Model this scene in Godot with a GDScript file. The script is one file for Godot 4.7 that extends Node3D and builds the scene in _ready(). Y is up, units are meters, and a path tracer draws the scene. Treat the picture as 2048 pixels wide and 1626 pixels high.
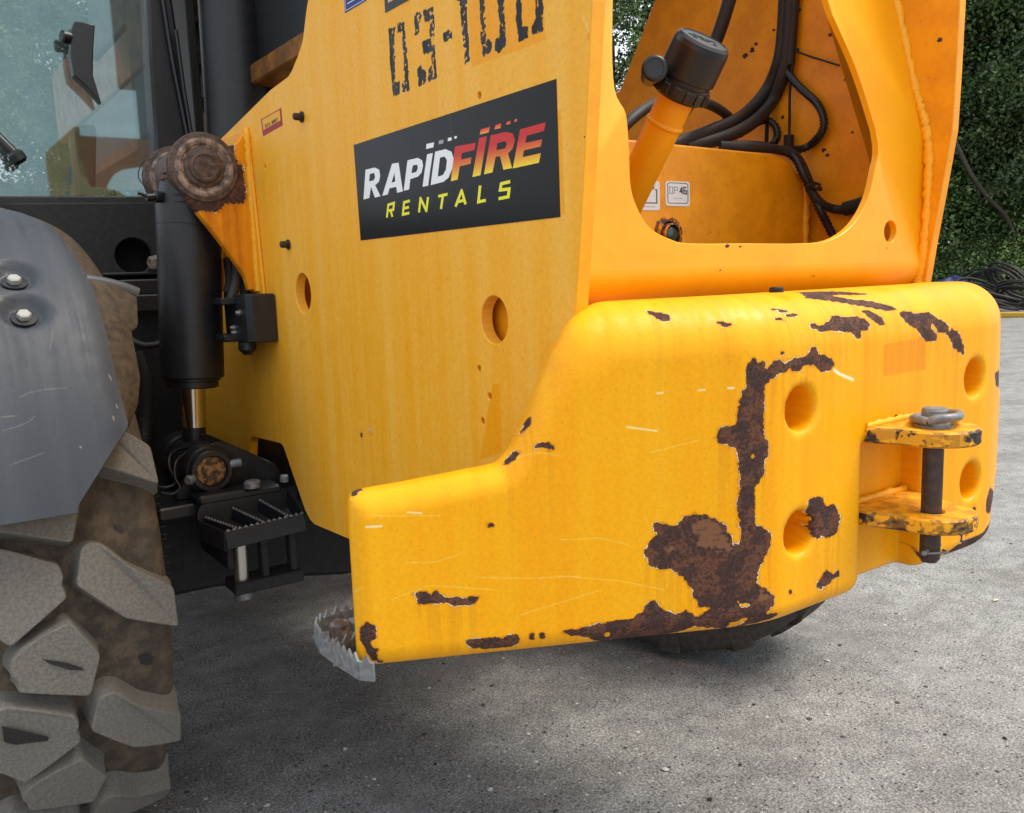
extends Node3D

const HUB := Vector3(1.23, -0.06, -2.41)      # where the machine stands, on the ground under its rear axle
const GROUND := -0.06
var rig: Node3D
var M := {}
var used := {}


class MB:
	var v := PackedVector3Array()
	var n := PackedVector3Array()
	var u := PackedVector2Array()

	func tri(a: Vector3, b: Vector3, c: Vector3, na: Vector3, nb: Vector3, nc: Vector3, ua := Vector2(), ub := Vector2(), uc := Vector2()) -> void:
		if (b - a).cross(c - a).dot(na + nb + nc) > 0.0:
			v.append_array([a, c, b]); n.append_array([na, nc, nb]); u.append_array([ua, uc, ub])
		else:
			v.append_array([a, b, c]); n.append_array([na, nb, nc]); u.append_array([ua, ub, uc])

	func flat(a: Vector3, b: Vector3, c: Vector3, hint: Vector3, ua := Vector2(), ub := Vector2(), uc := Vector2()) -> void:
		var m := (b - a).cross(c - a)
		if m.length_squared() < 1e-16:
			return
		m = m.normalized()
		if m.dot(hint) < 0.0:
			m = -m
		tri(a, b, c, m, m, m, ua, ub, uc)

	func quad(a: Vector3, b: Vector3, c: Vector3, d: Vector3, hint: Vector3, ua := Vector2(), ub := Vector2(), uc := Vector2(), ud := Vector2()) -> void:
		flat(a, b, c, hint, ua, ub, uc)
		flat(a, c, d, hint, ua, uc, ud)

	func soft(a: Vector3, b: Vector3, c: Vector3, d: Vector3, na: Vector3, nb: Vector3, nc: Vector3, nd: Vector3, ua := Vector2(), ub := Vector2(), uc := Vector2(), ud := Vector2()) -> void:
		tri(a, b, c, na, nb, nc, ua, ub, uc)
		tri(a, c, d, na, nc, nd, ua, uc, ud)

	func mesh() -> ArrayMesh:
		var a := []
		a.resize(Mesh.ARRAY_MAX)
		a[Mesh.ARRAY_VERTEX] = v
		a[Mesh.ARRAY_NORMAL] = n
		a[Mesh.ARRAY_TEX_UV] = u
		var m := ArrayMesh.new()
		m.add_surface_from_arrays(Mesh.PRIMITIVE_TRIANGLES, a)
		return m


# ---------------------------------------------------------------- small helpers
func P2(a: Array) -> PackedVector2Array:
	var o := PackedVector2Array()
	for i in range(0, a.size() - 1, 2):
		o.append(Vector2(a[i], a[i + 1]))
	return o


func P3(a: Array) -> PackedVector3Array:
	var o := PackedVector3Array()
	for i in range(0, a.size() - 2, 3):
		o.append(Vector3(a[i], a[i + 1], a[i + 2]))
	return o


func numbered(called: String) -> String:
	used[called] = used.get(called, -1) + 1
	return called if used[called] == 0 else "%s_%03d" % [called, used[called]]


func tag(o: Node, label: String, category: String, group := "", kind := "") -> void:
	o.set_meta("label", label)
	if category:
		o.set_meta("category", category)
	if group:
		o.set_meta("group", group)
	if kind:
		o.set_meta("kind", kind)


func thing(called: String, at: Vector3, label: String, category: String, group := "") -> Node3D:
	var o := Node3D.new()
	o.name = numbered(called)
	o.position = at
	add_child(o, true)
	tag(o, label, category, group)
	return o


func part(parent: Node3D, called: String, mb: MB, m: Material, label := "") -> MeshInstance3D:
	return mpart(parent, called, mb.mesh(), m, label)


func mpart(parent: Node3D, called: String, mesh: Mesh, m: Material, label := "") -> MeshInstance3D:
	var o := MeshInstance3D.new()
	o.mesh = mesh
	o.material_override = m
	var k := called
	var i := 0
	while parent.has_node(NodePath(k)):
		i += 1
		k = "%s_%03d" % [called, i]
	o.name = k
	parent.add_child(o, true)
	if parent == rig:
		o.position = -HUB
	if label:
		o.set_meta("label", label)
	return o


func axes(at: Vector3, y: Vector3, near_x := Vector3.RIGHT) -> Transform3D:
	y = y.normalized()
	if absf(y.dot(near_x)) > 0.95:
		near_x = Vector3.UP if absf(y.y) < 0.9 else Vector3.FORWARD
	var z := near_x.cross(y).normalized()
	return Transform3D(Basis(y.cross(z), y, z), at)


func sideways(x: float) -> Transform3D:        # 2D is (z, y); the face looks towards -X
	return Transform3D(Basis(Vector3(0, 0, 1), Vector3.UP, Vector3(-1, 0, 0)), Vector3(x, 0, 0))


func facing(z: float) -> Transform3D:          # 2D is (x, y); the face looks towards +Z
	return Transform3D(Basis(), Vector3(0, 0, z))


func inset(l: PackedVector2Array, d: float) -> PackedVector2Array:
	var o := PackedVector2Array()
	var k := l.size()
	for i in k:
		var e1 := (l[i] - l[(i + k - 1) % k]).normalized()
		var e2 := (l[(i + 1) % k] - l[i]).normalized()
		var n1 := Vector2(-e1.y, e1.x)
		var n2 := Vector2(-e2.y, e2.x)
		var m := (n1 + n2) / maxf(1.0 + n1.dot(n2), 0.35)
		o.append(l[i] + m * d)
	return o


func curve(a: PackedVector2Array, closed: bool, sub: int) -> PackedVector2Array:
	var o := PackedVector2Array()
	var k := a.size()
	for i in (k if closed else k - 1):
		var p0 := a[(i + k - 1) % k] if closed or i > 0 else a[i]
		var p3 := a[(i + 2) % k] if closed or i + 2 < k else a[i + 1]
		for s in sub:
			o.append(a[i].cubic_interpolate(a[(i + 1) % k], p0, p3, float(s) / sub))
	if not closed:
		o.append(a[k - 1])
	return o


func fillet(a: PackedVector2Array, r: float, seg := 4) -> PackedVector2Array:
	var o := PackedVector2Array()
	var k := a.size()
	for i in k:
		var e1 := a[(i + k - 1) % k] - a[i]
		var e2 := a[(i + 1) % k] - a[i]
		var t := minf(r, minf(e1.length(), e2.length()) * 0.45)
		var p := a[i] + e1.normalized() * t
		var q := a[i] + e2.normalized() * t
		for s in seg + 1:
			var w := float(s) / seg
			o.append(p.lerp(a[i], w).lerp(a[i].lerp(q, w), w))
	return o


func circle(c: Vector2, r: float, seg := 24, ry := -1.0) -> PackedVector2Array:
	var o := PackedVector2Array()
	for i in seg:
		o.append(c + Vector2(cos(TAU * i / seg) * r, sin(TAU * i / seg) * (r if ry < 0 else ry)))
	return o


func ears(outer: PackedVector2Array, holes: Array) -> PackedVector2Array:
	var p := outer.duplicate()
	for h: PackedVector2Array in holes:
		var bi := 0
		var bj := 0
		var best := INF
		for i in p.size():
			for j in h.size():
				var d := p[i].distance_squared_to(h[j])
				if d < best:
					best = d; bi = i; bj = j
		var q := PackedVector2Array()
		for i in bi + 1:
			q.append(p[i])
		for j in h.size() + 1:
			q.append(h[(bj + j) % h.size()])
		for i in range(bi, p.size()):
			q.append(p[i])
		p = q
	var ids := range(p.size())
	var out := PackedVector2Array()
	var guard := 0
	while ids.size() > 3 and guard < 20000:
		var cut := false
		for i in ids.size():
			guard += 1
			var k := ids.size()
			var a: Vector2 = p[ids[(i + k - 1) % k]]
			var b: Vector2 = p[ids[i]]
			var c: Vector2 = p[ids[(i + 1) % k]]
			var area := (b - a).cross(c - b)
			if area <= 1e-14:
				if absf(area) <= 1e-14 and (a.distance_squared_to(c) < 1e-14 or absf((b - a).normalized().cross((c - a).normalized())) < 1e-6):
					ids.remove_at(i); cut = true
					break
				continue
			var ok := true
			for j in ids:
				var s: Vector2 = p[j]
				if s.distance_squared_to(a) < 1e-13 or s.distance_squared_to(b) < 1e-13 or s.distance_squared_to(c) < 1e-13:
					continue
				if (b - a).cross(s - a) >= -1e-13 and (c - b).cross(s - b) >= -1e-13 and (a - c).cross(s - c) >= -1e-13:
					ok = false
					break
			if ok:
				out.append_array([a, b, c])
				ids.remove_at(i); cut = true
				break
		if not cut:
			break
	if ids.size() == 3:
		out.append_array([p[ids[0]], p[ids[1]], p[ids[2]]])
	return out


func ext(mb: MB, outline: PackedVector2Array, holes: Array, th: float, bev: float, xf: Transform3D, rect := Rect2(0, 0, 1, 1), rim: MB = null) -> void:
	var loops: Array[PackedVector2Array] = []
	var o := outline.duplicate()
	if Geometry2D.is_polygon_clockwise(o):
		o.reverse()
	loops.append(o)
	for h: PackedVector2Array in holes:
		var g := h.duplicate()
		if not Geometry2D.is_polygon_clockwise(g):
			g.reverse()
		loops.append(g)
	var ins: Array[PackedVector2Array] = []
	for l in loops:
		ins.append(inset(l, bev))
	var t := ears(ins[0], ins.slice(1))
	var up := xf.basis.z
	var uvs := func(q: Vector2) -> Vector2: return Vector2((q.x - rect.position.x) / rect.size.x, 1.0 - (q.y - rect.position.y) / rect.size.y)
	for i in range(0, t.size() - 2, 3):
		var a := t[i]
		var b := t[i + 1]
		var c := t[i + 2]
		mb.flat(xf * Vector3(a.x, a.y, 0), xf * Vector3(b.x, b.y, 0), xf * Vector3(c.x, c.y, 0), up, uvs.call(a), uvs.call(b), uvs.call(c))
		mb.flat(xf * Vector3(a.x, a.y, -th), xf * Vector3(b.x, b.y, -th), xf * Vector3(c.x, c.y, -th), -up, uvs.call(a), uvs.call(b), uvs.call(c))
	for k in loops.size():
		var edge := rim if rim and k == 0 else mb
		var l := loops[k]
		var s := ins[k]
		var m := l.size()
		for i in m:
			var j := (i + 1) % m
			var e := l[j] - l[i]
			var hint := xf.basis * Vector3(e.y, -e.x, 0)
			var ua: Vector2 = uvs.call(l[i])
			var ub: Vector2 = uvs.call(l[j])
			var hn := hint.normalized()
			edge.quad(xf * Vector3(s[i].x, s[i].y, 0), xf * Vector3(s[j].x, s[j].y, 0), xf * Vector3(l[j].x, l[j].y, -bev), xf * Vector3(l[i].x, l[i].y, -bev), hn + up, ua, ub, ub, ua)
			edge.quad(xf * Vector3(l[i].x, l[i].y, -bev), xf * Vector3(l[j].x, l[j].y, -bev), xf * Vector3(l[j].x, l[j].y, bev - th), xf * Vector3(l[i].x, l[i].y, bev - th), hn, ua, ub, ub, ua)
			edge.quad(xf * Vector3(s[i].x, s[i].y, -th), xf * Vector3(s[j].x, s[j].y, -th), xf * Vector3(l[j].x, l[j].y, bev - th), xf * Vector3(l[i].x, l[i].y, bev - th), hn - up, ua, ub, ub, ua)


func rbox(mb: MB, size: Vector3, bev: float, xf: Transform3D) -> void:     # centred
	var x := size.x / 2
	var y := size.y / 2
	ext(mb, P2([-x + bev, -y, x - bev, -y, x, -y + bev, x, y - bev, x - bev, y, -x + bev, y, -x, y - bev, -x, -y + bev]), [], size.z, bev, xf * Transform3D(Basis(), Vector3(0, 0, size.z / 2)))


func boxed(mb: MB, a: Vector3, b: Vector3, bev := 0.003) -> void:           # from corner to corner
	rbox(mb, (b - a).abs(), bev, Transform3D(Basis(), (a + b) / 2))


func lathe(mb: MB, prof: PackedVector2Array, xf: Transform3D, seg := 24, soft := false) -> void:   # profile is (radius, height along y)
	var k := prof.size()
	var ns := PackedVector2Array()
	for i in k - 1:
		var e := prof[i + 1] - prof[i]
		ns.append(Vector2(e.y, -e.x).normalized())
	for i in k - 1:
		var n0 := ns[i]
		var n1 := ns[i]
		if soft:
			n0 = (ns[maxi(i - 1, 0)] + ns[i]).normalized()
			n1 = (ns[mini(i + 1, k - 2)] + ns[i]).normalized()
		for s in seg:
			var a0 := TAU * s / seg
			var a1 := TAU * (s + 1) / seg
			var d0 := Vector3(cos(a0), 0, sin(a0))
			var d1 := Vector3(cos(a1), 0, sin(a1))
			var f := func(d: Vector3, p: Vector2) -> Vector3: return xf * (d * p.x + Vector3(0, p.y, 0))
			var g := func(d: Vector3, p: Vector2) -> Vector3: return xf.basis * (d * p.x + Vector3(0, p.y, 0))
			mb.soft(f.call(d0, prof[i]), f.call(d1, prof[i]), f.call(d1, prof[i + 1]), f.call(d0, prof[i + 1]), g.call(d0, n0), g.call(d1, n0), g.call(d1, n1), g.call(d0, n1))


func rod(mb: MB, a: Vector3, b: Vector3, r: float, bev := 0.002, seg := 24) -> void:
	var h := a.distance_to(b)
	lathe(mb, P2([0, 0, r - bev, 0, r, bev, r, h - bev, r - bev, h, 0, h]), axes(a, b - a), seg)


func hexhead(mb: MB, at: Vector3, dir: Vector3, r: float, h: float) -> void:
	lathe(mb, P2([0, 0, r, 0, r, h * 0.8, r * 0.82, h, 0, h]), axes(at, dir), 6)


func along(a: PackedVector3Array, sub: int) -> PackedVector3Array:
	var o := PackedVector3Array()
	for i in a.size() - 1:
		for s in sub:
			o.append(a[i].cubic_interpolate(a[i + 1], a[maxi(i - 1, 0)], a[mini(i + 2, a.size() - 1)], float(s) / sub))
	o.append(a[a.size() - 1])
	return o


func tube(mb: MB, path: PackedVector3Array, r: float, seg := 10, wob := 0.0, rib := 0.0, seed_ := 1) -> void:
	var p := path
	if rib > 0.0:                              # corrugated conduit: resample so that each rib gets four rings
		var q := PackedVector3Array()
		var left := 0.0
		for i in p.size() - 1:
			var l := p[i].distance_to(p[i + 1])
			while left < l:
				q.append(p[i].lerp(p[i + 1], left / l))
				left += rib / 4.0
			left -= l
		p = q
	var rng := RandomNumberGenerator.new()
	rng.seed = seed_
	var rings: Array[PackedVector3Array] = []
	var norms: Array[PackedVector3Array] = []
	var x := Vector3.UP
	for i in p.size():
		var t := (p[mini(i + 1, p.size() - 1)] - p[maxi(i - 1, 0)]).normalized()
		x = (x - t * x.dot(t))
		if x.length() < 0.05:
			x = Vector3.RIGHT - t * t.x
		x = x.normalized()
		var y := t.cross(x)
		var ring := PackedVector3Array()
		var nn := PackedVector3Array()
		var rr := r * (1.0 + rng.randf_range(-wob, wob))
		if rib > 0.0:
			rr = r * (1.0 if i % 4 < 2 else 0.80)
		for s in seg:
			var d := x * cos(TAU * s / seg) + y * sin(TAU * s / seg)
			ring.append(p[i] + d * rr * (1.0 + (rng.randf_range(-wob, wob) if wob > 0.0 else 0.0)))
			nn.append(d)
		rings.append(ring)
		norms.append(nn)
	for i in p.size() - 1:
		for s in seg:
			var s1 := (s + 1) % seg
			mb.soft(rings[i][s], rings[i][s1], rings[i + 1][s1], rings[i + 1][s], norms[i][s], norms[i][s1], norms[i + 1][s1], norms[i + 1][s])
	for e in [0, p.size() - 1]:
		var dir := (p[0] - p[1]) if e == 0 else (p[e] - p[e - 1])
		for s in seg:
			mb.flat(p[e], rings[e][s], rings[e][(s + 1) % seg], dir)


func weld(mb: MB, a: PackedVector3Array, r: float, seed_ := 3) -> void:
	tube(mb, along(a, maxi(2, int(a[0].distance_to(a[a.size() - 1]) / (a.size() - 1) / 0.007))), r, 8, 0.22, 0.0, seed_)


func sheet(mb: MB, g: Array[PackedVector3Array], out: Vector3, uvs: Array[PackedVector2Array] = []) -> void:   # a smooth grid of points
	var rows := g.size()
	var cols := g[0].size()
	var nn: Array[PackedVector3Array] = []
	for i in rows:
		var l := PackedVector3Array()
		for j in cols:
			var du := g[mini(i + 1, rows - 1)][j] - g[maxi(i - 1, 0)][j]
			var dv := g[i][mini(j + 1, cols - 1)] - g[i][maxi(j - 1, 0)]
			var m := du.cross(dv).normalized()
			l.append(m)
		nn.append(l)
	if nn[rows / 2][cols / 3].dot(out) < 0.0:
		for i in rows:
			for j in cols:
				nn[i][j] = -nn[i][j]
	for i in rows - 1:
		for j in cols - 1:
			if uvs.size():
				mb.soft(g[i][j], g[i][j + 1], g[i + 1][j + 1], g[i + 1][j], nn[i][j], nn[i][j + 1], nn[i + 1][j + 1], nn[i + 1][j], uvs[i][j], uvs[i][j + 1], uvs[i + 1][j + 1], uvs[i + 1][j])
			else:
				mb.soft(g[i][j], g[i][j + 1], g[i + 1][j + 1], g[i + 1][j], nn[i][j], nn[i][j + 1], nn[i + 1][j + 1], nn[i + 1][j])


# ---------------------------------------------------------------- pictures computed for materials
func noise(seed_: int, freq: float, oct := 4) -> FastNoiseLite:
	var f := FastNoiseLite.new()
	f.seed = seed_
	f.noise_type = FastNoiseLite.TYPE_SIMPLEX
	f.frequency = freq
	f.fractal_type = FastNoiseLite.FRACTAL_FBM
	f.fractal_octaves = oct
	return f


func grey(seed_: int, freq: float, w: int, h: int, oct := 4, seamless := false) -> PackedByteArray:
	var f := noise(seed_, freq, oct)
	var im: Image = f.get_seamless_image(w, h) if seamless else f.get_image(w, h)
	im.convert(Image.FORMAT_L8)
	return im.get_data()


func streaks(seed_: int, freq: float, w: int, h: int, long: int) -> PackedByteArray:
	var f := noise(seed_, freq, 4)
	var im: Image = f.get_image(w, maxi(4, h / long))
	im.convert(Image.FORMAT_L8)
	im.resize(w, h, Image.INTERPOLATE_CUBIC)
	return im.get_data()


func blank(w: int, h: int) -> Image:
	return Image.create(w, h, false, Image.FORMAT_L8)


func pfill(im: Image, p: PackedVector2Array, c: Color, c2 := Color(0, 0, 0, 0), y0 := 0.0, y1 := 1.0) -> void:
	pfills(im, [p], c, c2, y0, y1)


func pfills(im: Image, loops: Array, c: Color, c2 := Color(0, 0, 0, 0), y0 := 0.0, y1 := 1.0) -> void:
	var lo := INF
	var hi := -INF
	for p: PackedVector2Array in loops:
		for q in p:
			lo = minf(lo, q.y); hi = maxf(hi, q.y)
	for y in range(maxi(0, floori(lo)), mini(im.get_height(), ceili(hi) + 1)):
		var yy := y + 0.5
		var xs := PackedFloat32Array()
		for p: PackedVector2Array in loops:
			var k := p.size()
			for i in k:
				var a := p[i]
				var b := p[(i + 1) % k]
				if (a.y > yy) != (b.y > yy):
					xs.append(a.x + (yy - a.y) / (b.y - a.y) * (b.x - a.x))
		xs.sort()
		var col := c
		if c2.a > 0.0:
			col = c.lerp(c2, clampf((yy - y0) / (y1 - y0), 0, 1))
		for i in range(0, xs.size() - 1, 2):
			var x0 := clampi(roundi(xs[i]), 0, im.get_width())
			var x1 := clampi(roundi(xs[i + 1]), 0, im.get_width())
			if x1 > x0:
				im.fill_rect(Rect2i(x0, y, x1 - x0, 1), col)


func pline(im: Image, p: PackedVector2Array, r: float, c: Color) -> void:
	pfills(im, Geometry2D.offset_polyline(p, r, Geometry2D.JOIN_MITER, Geometry2D.END_BUTT), c)


func rastered(polys: Array, w: int, h: int) -> Image:
	var im := blank(w, h)
	for a: Array in polys:
		pfill(im, P2(a), Color.WHITE)
	return im


func blurred(im: Image, by: int) -> PackedByteArray:
	var o: Image = im.duplicate()
	o.resize(im.get_width() / 2, im.get_height() / 2, Image.INTERPOLATE_BILINEAR)
	o.resize(im.get_width() / by, im.get_height() / by, Image.INTERPOLATE_BILINEAR)
	o.resize(im.get_width(), im.get_height(), Image.INTERPOLATE_CUBIC)
	return o.get_data()


func tiles(im: Image) -> ImageTexture:
	return ImageTexture.create_from_image(im)


# weathered paint: streaks down the face, chips to rusty steel with pale torn edges, ink, patches of unfaded paint, scratches, rust runs under the chips
func paint(w: int, h: int, base: Color, pale: Color, deep: Color, o: Dictionary) -> StandardMaterial3D:
	var none := PackedByteArray()
	none.resize(w * h)
	var chip: PackedByteArray = blurred(o.chips, o.get("soft", 8)) if o.has("chips") else none
	var ink: PackedByteArray = blurred(o.ink, 2) if o.has("ink") else none
	var patch: PackedByteArray = o.patch.get_data() if o.has("patch") else none
	var scr: PackedByteArray = blurred(o.scratch, 2) if o.has("scratch") else none
	var scrape: PackedByteArray = blurred(o.scrape, 8) if o.has("scrape") else none
	var sd: int = o.get("seed", 1)
	var n1 := grey(sd + 1, 0.085, w, h, 2)
	var n2 := grey(sd + 2, 0.018, w, h, 3)
	var n3 := grey(sd + 3, 0.35, w, h, 2)
	var st := streaks(sd + 4, 0.05, w, h, 26)
	var st2 := streaks(sd + 5, 0.012, w, h, 60)
	var wear: float = o.get("wear", 1.0)
	var out := PackedByteArray()
	out.resize(w * h * 3)
	var hr := PackedByteArray()
	hr.resize(w * h * 3)
	var drip := PackedFloat32Array()
	drip.resize(w)
	var br := base.r * 255.0
	var bg := base.g * 255.0
	var bb := base.b * 255.0
	var i := 0
	for y in h:
		for x in w:
			var a1 := n1[i] - 128.0
			var a2 := n2[i] - 128.0
			var a3 := n3[i] - 128.0
			var cv := chip[i] + 0.0
			if cv > 8.0:
				cv += a1 * 0.42 + a2 * 0.30 + a3 * 0.03
			var r: float
			var g: float
			var b: float
			var hh := 200.0
			var ro := 118.0
			if cv > 128.0:
				var k := clampf(0.5 + a2 * 0.0125 + a1 * 0.005, 0.0, 1.0)
				k = k * k
				var q := 1.0 + a3 * 0.0034 + a1 * 0.001
				r = (68.0 + 26.0 * k) * q
				g = (47.0 + 13.0 * k) * q
				b = (42.0 + 3.0 * k) * q
				hh = 128.0 + a3 * 0.35
				if cv < 150.0:  # dark line inside the chip edge, painted as shadow of the paint thickness
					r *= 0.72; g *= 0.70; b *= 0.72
				if scrape[i] > 30:
					var k2 := clampf((scrape[i] - 60.0 + a1 * 0.8 + (n1[(i / w) * w + (x / 5)] - 128.0)) / 150.0, 0.0, 1.0)
					r += (122.0 - r) * k2; g += (82.0 - g) * k2; b += (58.0 - b) * k2
				ro = 205.0
				drip[x] = minf(drip[x] + 0.08, 1.0)
			else:
				var s := (st[i] - 128.0) * 0.0013 + (st2[i] - 128.0) * 0.0050 + a2 * 0.0010
				s = clampf(s * wear, -1.0, 1.0)
				if patch[i] > 0:
					s = clampf(s * 0.3 - 1.1, -1.25, 1.0)
				if s > 0.0:
					r = br + (pale.r * 255.0 - br) * s
					g = bg + (pale.g * 255.0 - bg) * s
					b = bb + (pale.b * 255.0 - bb) * s
				else:
					r = br - (deep.r * 255.0 - br) * s
					g = bg - (deep.g * 255.0 - bg) * s
					b = bb - (deep.b * 255.0 - bb) * s
				var q := 1.0 + a3 * 0.00022 + a1 * 0.00018
				r *= q; g *= q; b *= q
				hh += a2 * 0.03 + a1 * 0.01
				if cv > 30.0:
					var bleed := clampf((cv - 30.0) / 110.0, 0.0, 0.5)
					r += (176.0 - r) * bleed; g += (96.0 - g) * bleed; b += (10.0 - b) * bleed
				ro += a2 * 0.2 + (st[i] - 128.0) * 0.25
				drip[x] *= 0.994
				if drip[x] > 0.03:
					var dk := drip[x] * clampf((st[i] - 126.0) * 0.010, 0.0, 0.20) * wear
					r += (150.0 - r) * dk; g += (84.0 - g) * dk; b += (14.0 - b) * dk
				if cv > 92.0 and a2 + a1 * 0.25 > 12.0:          # torn edge, primer showing
					r = 232.0; g = 220.0; b = 190.0
					hh = 185.0
				if a3 < -112.0 and a1 < -60.0:                      # specks of dirt
					r *= 0.62; g *= 0.58; b *= 0.6
				if scr[i] > 20:
					var k := scr[i] / 255.0
					r += (238.0 - r) * k; g += (226.0 - g) * k; b += (196.0 - b) * k
					hh -= 30.0 * k
				if ink[i] > 20:
					var k := clampf((ink[i] + a1 * 1.5 + a2 * 0.5 + (st[i] - 128.0) * 0.9 - 104.0) / 40.0, 0.0, 1.0)
					r += (30.0 - r) * k; g += (30.0 - g) * k; b += (34.0 - b) * k
			out[i * 3] = clampi(int(r), 0, 255)
			out[i * 3 + 1] = clampi(int(g), 0, 255)
			out[i * 3 + 2] = clampi(int(b), 0, 255)
			hr[i * 3] = clampi(int(hh), 0, 255)
			hr[i * 3 + 1] = clampi(int(ro), 0, 255)
			i += 1
	var m := StandardMaterial3D.new()
	m.albedo_texture = tiles(Image.create_from_data(w, h, false, Image.FORMAT_RGB8, out))
	var t := tiles(Image.create_from_data(w, h, false, Image.FORMAT_RGB8, hr))
	m.roughness = 1.0
	m.roughness_texture = t
	m.roughness_texture_channel = BaseMaterial3D.TEXTURE_CHANNEL_GREEN
	m.heightmap_enabled = true
	m.heightmap_texture = t
	m.heightmap_scale = o.get("relief", 0.12)
	m.texture_repeat = false
	m.metallic_specular = 0.36
	return m


func ntex(seed_: int, freq: float, c0: Color, c1: Color, size := 512, oct := 4, gain := 1.6, spots := 0.0, spot := Color.BLACK) -> ImageTexture:
	var a := grey(seed_, freq, size, size, oct, true)
	var b := grey(seed_ + 7, freq * 5.0, size, size, 2, true)
	var o := PackedByteArray()
	o.resize(size * size * 3)
	for i in size * size:
		var k := clampf((a[i] - 128.0) / 128.0 * gain * 0.5 + 0.5 + (b[i] - 128.0) * 0.0012 * gain, 0.0, 1.0)
		var c := c0.lerp(c1, k)
		if spots > 0.0 and b[i] > 255.0 * (1.0 - spots):
			c = c.lerp(spot, 0.75)
		o[i * 3] = int(clampf(c.r, 0, 1) * 255.0)
		o[i * 3 + 1] = int(clampf(c.g, 0, 1) * 255.0)
		o[i * 3 + 2] = int(clampf(c.b, 0, 1) * 255.0)
	return tiles(Image.create_from_data(size, size, false, Image.FORMAT_RGB8, o))


func plain(c: Color, rough: float, metal := 0.0) -> StandardMaterial3D:
	var m := StandardMaterial3D.new()
	m.albedo_color = c
	m.roughness = rough
	m.metallic = metal
	return m


func worn(seed_: int, tile: float, freq: float, c0: Color, c1: Color, rough: float, relief := 0.0, metal := 0.0, gain := 1.6, spots := 0.0, spot := Color.BLACK) -> StandardMaterial3D:
	var m := plain(Color.WHITE, rough, metal)
	m.albedo_texture = ntex(seed_, freq, c0, c1, 512, 4, gain, spots, spot)
	m.uv1_triplanar = true
	m.uv1_world_triplanar = true
	m.uv1_scale = Vector3.ONE / tile
	if relief > 0.0:
		m.heightmap_enabled = true
		m.heightmap_texture = m.albedo_texture
		m.heightmap_scale = relief
	return m


const GLYPH := {
	"S": "4,0 0,0 0,3 4,3 4,6 0,6", "E": "4,0 0,0 0,6 4,6|0,3 3,3", "R": "0,6 0,0 4,0 4,3 0,3|2,3 4,6", "I": "2,0 2,6", "A": "0,6 2,0 4,6|1,4 3,4",
	"L": "0,0 0,6 4,6", "N": "0,6 0,0 4,6 4,0", "U": "0,0 0,6 4,6 4,0", "M": "0,6 0,0 2,4 4,0 4,6", "B": "0,0 3,0 3,3 0,3|3,3 4,4 4,6 0,6 0,0", "O": "0,0 4,0 4,6 0,6 0,-0.4",
	"P": "0,6 0,0 4,0 4,3 0,3", "4": "3,6 3,0 0,4 4.4,4", "6": "4,0 0,0 0,6 4,6 4,3 0,3",
}


func write(im: Image, text: String, at: Vector2, cell: Vector2, r: float, c: Color) -> void:
	for ch in text:
		if GLYPH.has(ch):
			for line: String in GLYPH[ch].split("|"):
				var p := PackedVector2Array()
				for q in line.split(" "):
					var xy := q.split(",")
					p.append(at + Vector2(float(xy[0]) / 4.0 * cell.x, float(xy[1]) / 6.0 * cell.y))
				pline(im, p, r, c)
		at.x += cell.x * 1.5


# ---------------------------------------------------------------- counterweight: a field meshed with surface nets
const XC := 1.23
const FR := 0.753
const QC := 0.29
const TH := 0.44331
const RC := 0.22
const CELL := 0.007
var prof: PackedVector2Array
var field := PackedFloat32Array()               # distance to the profile, s 0..1 and y 0.6..1.4 in steps of 0.01


func profile_field() -> void:
	prof = P2([0,0.757,0.845,0.757,0.849,0.765,0.849,0.97,0.845,0.985,0.78,0.992,0.694,1.003,0.655,1.008,0.637,1.026,0.618,1.062,0.603,1.097,0.58,1.148,0.562,1.176,0.546,1.192,0.526,1.204,0.503,1.21,0.3,1.212,0,1.212])
	field.resize(101 * 81)
	for iy in 81:
		for ix in 101:
			var p := Vector2(ix * 0.01, 0.6 + iy * 0.01)
			var d := INF
			for k in prof.size() - 1:
				d = minf(d, Geometry2D.get_closest_point_to_segment(p, prof[k], prof[k + 1]).distance_to(p))
			field[iy * 101 + ix] = -d if p.x < 0.003 and p.y > 0.757 and p.y < 1.212 or Geometry2D.is_point_in_polygon(p, prof) else d


func sn(q: float, f: float) -> Vector2:
	var dq := 0.90334
	var df := 0.42894
	var tb := 0.22536
	var n1 := f - FR
	var n2 := -(q - QC) * df + n1 * dq
	var vq := q - (QC - RC * tb)
	var vf := n1 - RC
	var n := minf(n1, n2)
	if vq > 0.0 and vq * dq + vf * df < 0.0 and vf < 0.0:
		n = RC - sqrt(vq * vq + vf * vf)
	var al := (q - QC) * dq + n1 * df
	var first := (q - QC) * 0.97557 + n1 * 0.21969 < 0.0
	var s := q if first else QC + al
	s += (1.0 if first else -1.0) * tb * maxf(n, 0.0) * clampf(1.0 - absf(s - QC) / 0.15, 0.0, 1.0)
	return Vector2(s, n)


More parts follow.
